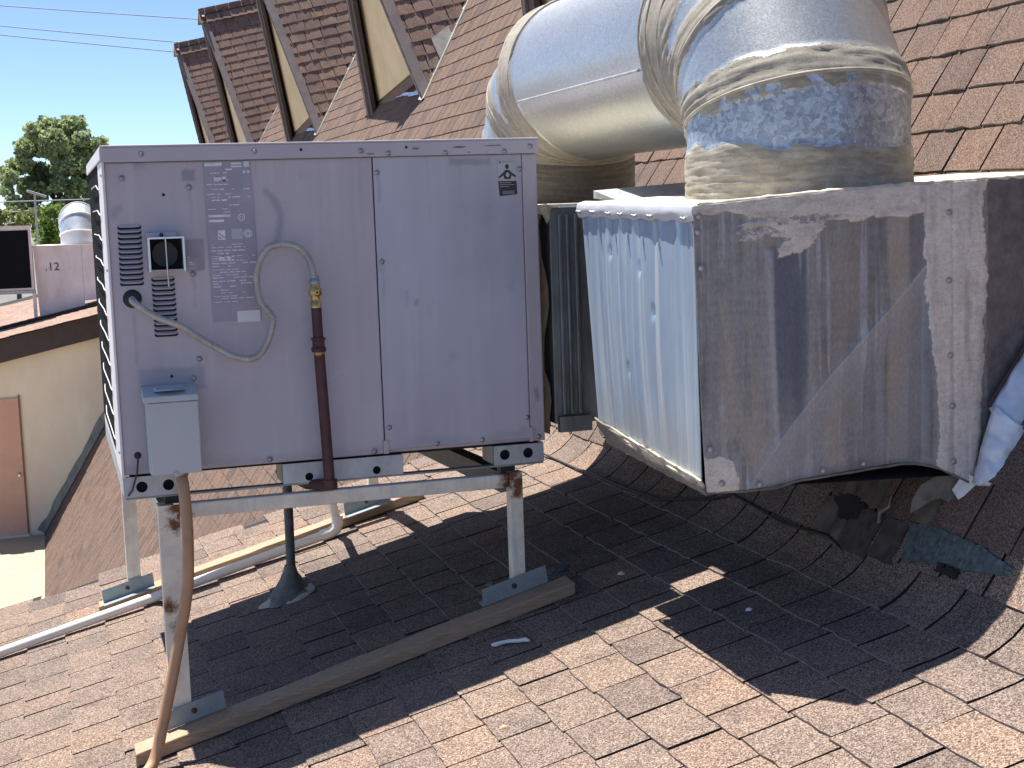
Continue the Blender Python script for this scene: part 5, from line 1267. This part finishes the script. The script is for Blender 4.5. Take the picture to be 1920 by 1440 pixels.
for (a, b) in (((.5, 60, -.3), (-1.2, 59.6, 1.8)), ((.5, 60, .2), (1.9, 60.2, 2.2)), ((.48, 60, 1.2), (-.4, 60.4, 3.4)), ((.48, 60, 1.5), (1.5, 59.7, 3.5))): MB().tube([a, b], [.11, .03], 'bark', 6).obj('limb', tr)
def bush(name, lab, cat, pts, y0, k, per, size, mat, seed, trunk):
    t = thing(name, lab, cat, (trunk[0], y0, -4.75)); g = random.Random(seed); c_ = []
    for (x, y, r) in pts:
        s = k; X = -.162+(x-960)/2721*1.0; X = None
        o = Vector(CAMP); dv = fwd*1+r2*((x-960)/f_px)-u2*((y-720)/f_px); tt = (y0-o.y)/dv.y; p = o+dv*tt; c_.append((p.x, y0+g.uniform(-.5, .5), p.z, r*tt/f_px))
    leaves('crown', c_, per, size, mat, t, seed); MB().tube([(trunk[0], y0, -4.75), (trunk[0]+.1, y0, trunk[1])], [.12, .05], 'bark', 8).obj('trunk', t)
bush('leafy_tree', 'bright green leafy tree between the black coil unit and the silver gooseneck', 'tree', [(92, 395, 14), (115, 388, 12), (84, 418, 18), (100, 440, 24), (85, 455, 20), (118, 420, 16), (130, 445, 22), (150, 420, 26), (112, 402, 13), (170, 450, 26), (75, 440, 14)], 38, 1, 1500, .16, 'leaf', 3, (.1, .3))
bush('leafy_bush', 'pale green bush top showing above the distant black coil unit', 'bush', [(8, 405, 16), (25, 398, 15), (40, 410, 16), (56, 402, 14), (70, 398, 13), (-15, 408, 22), (30, 425, 24), (60, 425, 20), (-40, 415, 30), (0, 432, 24)], 45, 1, 1300, .15, 'leaf2', 8, (-1.2, .6))
bush('distant_tree', 'dark tree mass low behind the rooftop equipment', 'tree', [(-60, 420, 40), (40, 432, 30), (120, 430, 40), (200, 430, 45), (260, 425, 40), (-130, 430, 50)], 75, 1, 500, .25, 'pine', 9, (1, 0))

# ------------------------------------------------------------------ small things on the shingles
def roofpt(s, y, h): x, z, a = prof(s); return (x-math.sin(a)*h, y, z+math.cos(a)*h)
def patch(name, poly, mat, h=.0135, th=.003, seed=0, n_=46, jit=1.0):
    """thin irregular patch following the curved roof"""
    r = random.Random(seed); P = []
    for i in range(len(poly)):
        a, b = poly[i], poly[(i+1) % len(poly)]
        m = max(2, int(n_/len(poly)))
        for k in range(m): t = k/m; P.append((a[0]+(b[0]-a[0])*t+r.gauss(0, .003)*jit, a[1]+(b[1]-a[1])*t+r.gauss(0, .004)*jit))
    cx, cy = sum(p[0] for p in P)/len(P), sum(p[1] for p in P)/len(P); V = []; n = len(P)
    rings = (0.0, .34, .67, .97, 1.0); 
    for q in rings[1:]:
        for (s, y) in P: V.append(roofpt(cx+(s-cx)*q, cy+(y-cy)*q, h+(th if q < .99 else -.006)))
    V.append(roofpt(cx, cy, h+th)); F = []
    for k in range(len(rings)-2): F += [(k*n+i, (k+1)*n+i, (k+1)*n+(i+1) % n, k*n+(i+1) % n) for i in range(n)]
    F += [(len(V)-1, i, (i+1) % n) for i in range(n)]
    return MB().add(V, F, mat).obj(name, low)
patch('bare_underlay', [(.207, -.974), (.273, -.945), (.316, -.936), (.325, -1.066), (.323, -1.161), (.315, -1.257), (.289, -1.392), (.264, -1.379), (.253, -1.281), (.240, -1.158), (.224, -1.05)], 'teal', seed=1)
def tabpatch(s0, s1, y0, y1, mat, seed, name='mastic_tab'):
    e = .006; patch(name, [(s0, y0+e), (s0, (y0+y1)/2), (s0, y1-e), (s1, y1-e), (s1, (y0+y1)/2+.01), (s1, y0+e)], mat, h=.0135, th=.002, seed=seed, n_=36, jit=.35)
tabpatch(.175, .315, -.665, -.805, 'mastic_dark', 2); tabpatch(.185, .312, -.83, -.93, 'mastic_dark', 3); tabpatch(.18, .315, -.50, -.65, 'mastic_grey2', 4)
tabpatch(.325, .455, -.57, -.76, 'mastic_grey2', 5); tabpatch(.325, .44, -.33, -.50, 'mastic_dark', 6)
patch('mastic_smear', [(.374, -.90), (.42, -.93), (.43, -1.02), (.36, -1.02), (.32, -1.01), (.325, -.955)], 'mastic_grey2', seed=7)
patch('tar_patch', [(.316, -.536), (.338, -.602), (.326, -.700), (.272, -.700), (.253, -.623)], 'deck', h=.0160, seed=5)
patch('tar_patch', [(.215, -1.130), (.236, -1.135), (.240, -1.215), (.215, -1.222)], 'deck', h=.0142, seed=8)
tag(MB().tube([roofpt(s, y, .018+.006*math.sin(i*2)) for i, (s, y) in enumerate([(.036, 1.9), (.036, 1.711), (.046, 1.455), (.044, 1.221), (.047, 1.104), (.055, .805), (.076, .439), (.123, .249), (.166, .123), (.208, .034), (.176, -.371), (.195, -.608), (.175, -.70)])], .0045, 'cable', 6).obj('roof_cable'), 'thin dark cable lying along the curved shingles below the duct boxes', 'cable')
tag(MB().tube([roofpt(.285, -.80, .012), roofpt(.31, -.815, .035), roofpt(.335, -.835, .030), roofpt(.362, -.85, .05)], [.006, .006, .004, .0015], 'mastic', 6).obj('peeled_scrap'), 'curled pale scrap peeling from the shingles under the near duct box', 'debris')
cp = [(1.020, -.272), (1.030, -.288), (1.045, -.284), (1.065, -.300), (1.085, -.318), (1.104, -.338), (1.110, -.352)]
tag(MB().tube([(x, y, ZS(x)+.018+.002*(i % 2)) for i, (x, y) in enumerate(cp)], [.005, .0075, .0062, .0058, .006, .007, .004], 'white', 8).obj('caulk_strip'), 'short white strip of dried caulk on the shaded shingles near the front sleeper', 'debris')
def pebble(x, y, rx, mat, lab, seed):
    r = random.Random(seed); mb = MB(); V = [(x, y, ZS(x)+.012+rx*.9)]; n = 8
    for (h, q) in ((.6, .8), (.0, 1)):
        for k in range(n): a = 2*math.pi*k/n; m = q*rx*r.uniform(.75, 1.2); V.append((x+m*math.cos(a)*1.4, y+m*math.sin(a), ZS(x)+.010+h*rx))
    F = [(0, 1+k, 1+(k+1) % n) for k in range(n)]+[(1+k, 9+k, 9+(k+1) % n, 1+(k+1) % n) for k in range(n)]
    tag(mb.add(V, F, mat, True).obj('pebble'), lab, 'debris')
pebble(.878, -.837, .009, 'pebble', 'small tan pebble on a sunlit shingle below the front sleeper', 1)
pebble(1.509, -.095, .010, 'mastic_light', 'pale crumb on the shaded shingle beside the sunlit strip', 2)
pebble(1.635, -.737, .008, 'white', 'white crumb on the shaded shingles under the near duct box', 3)
blob(1.352, .08, .035, .05, 'teal', 'mastic_spot', low, 9, .003); blob(1.40, .17, .03, .03, 'teal', 'mastic_spot', low, 10, .003)
blob(1.30, .14, .03, .06, 'mastic_grey', 'mastic_spot', low, 11, .003); blob(1.18, .28, .018, .03, 'mastic_grey', 'mastic_spot', low, 12, .003)
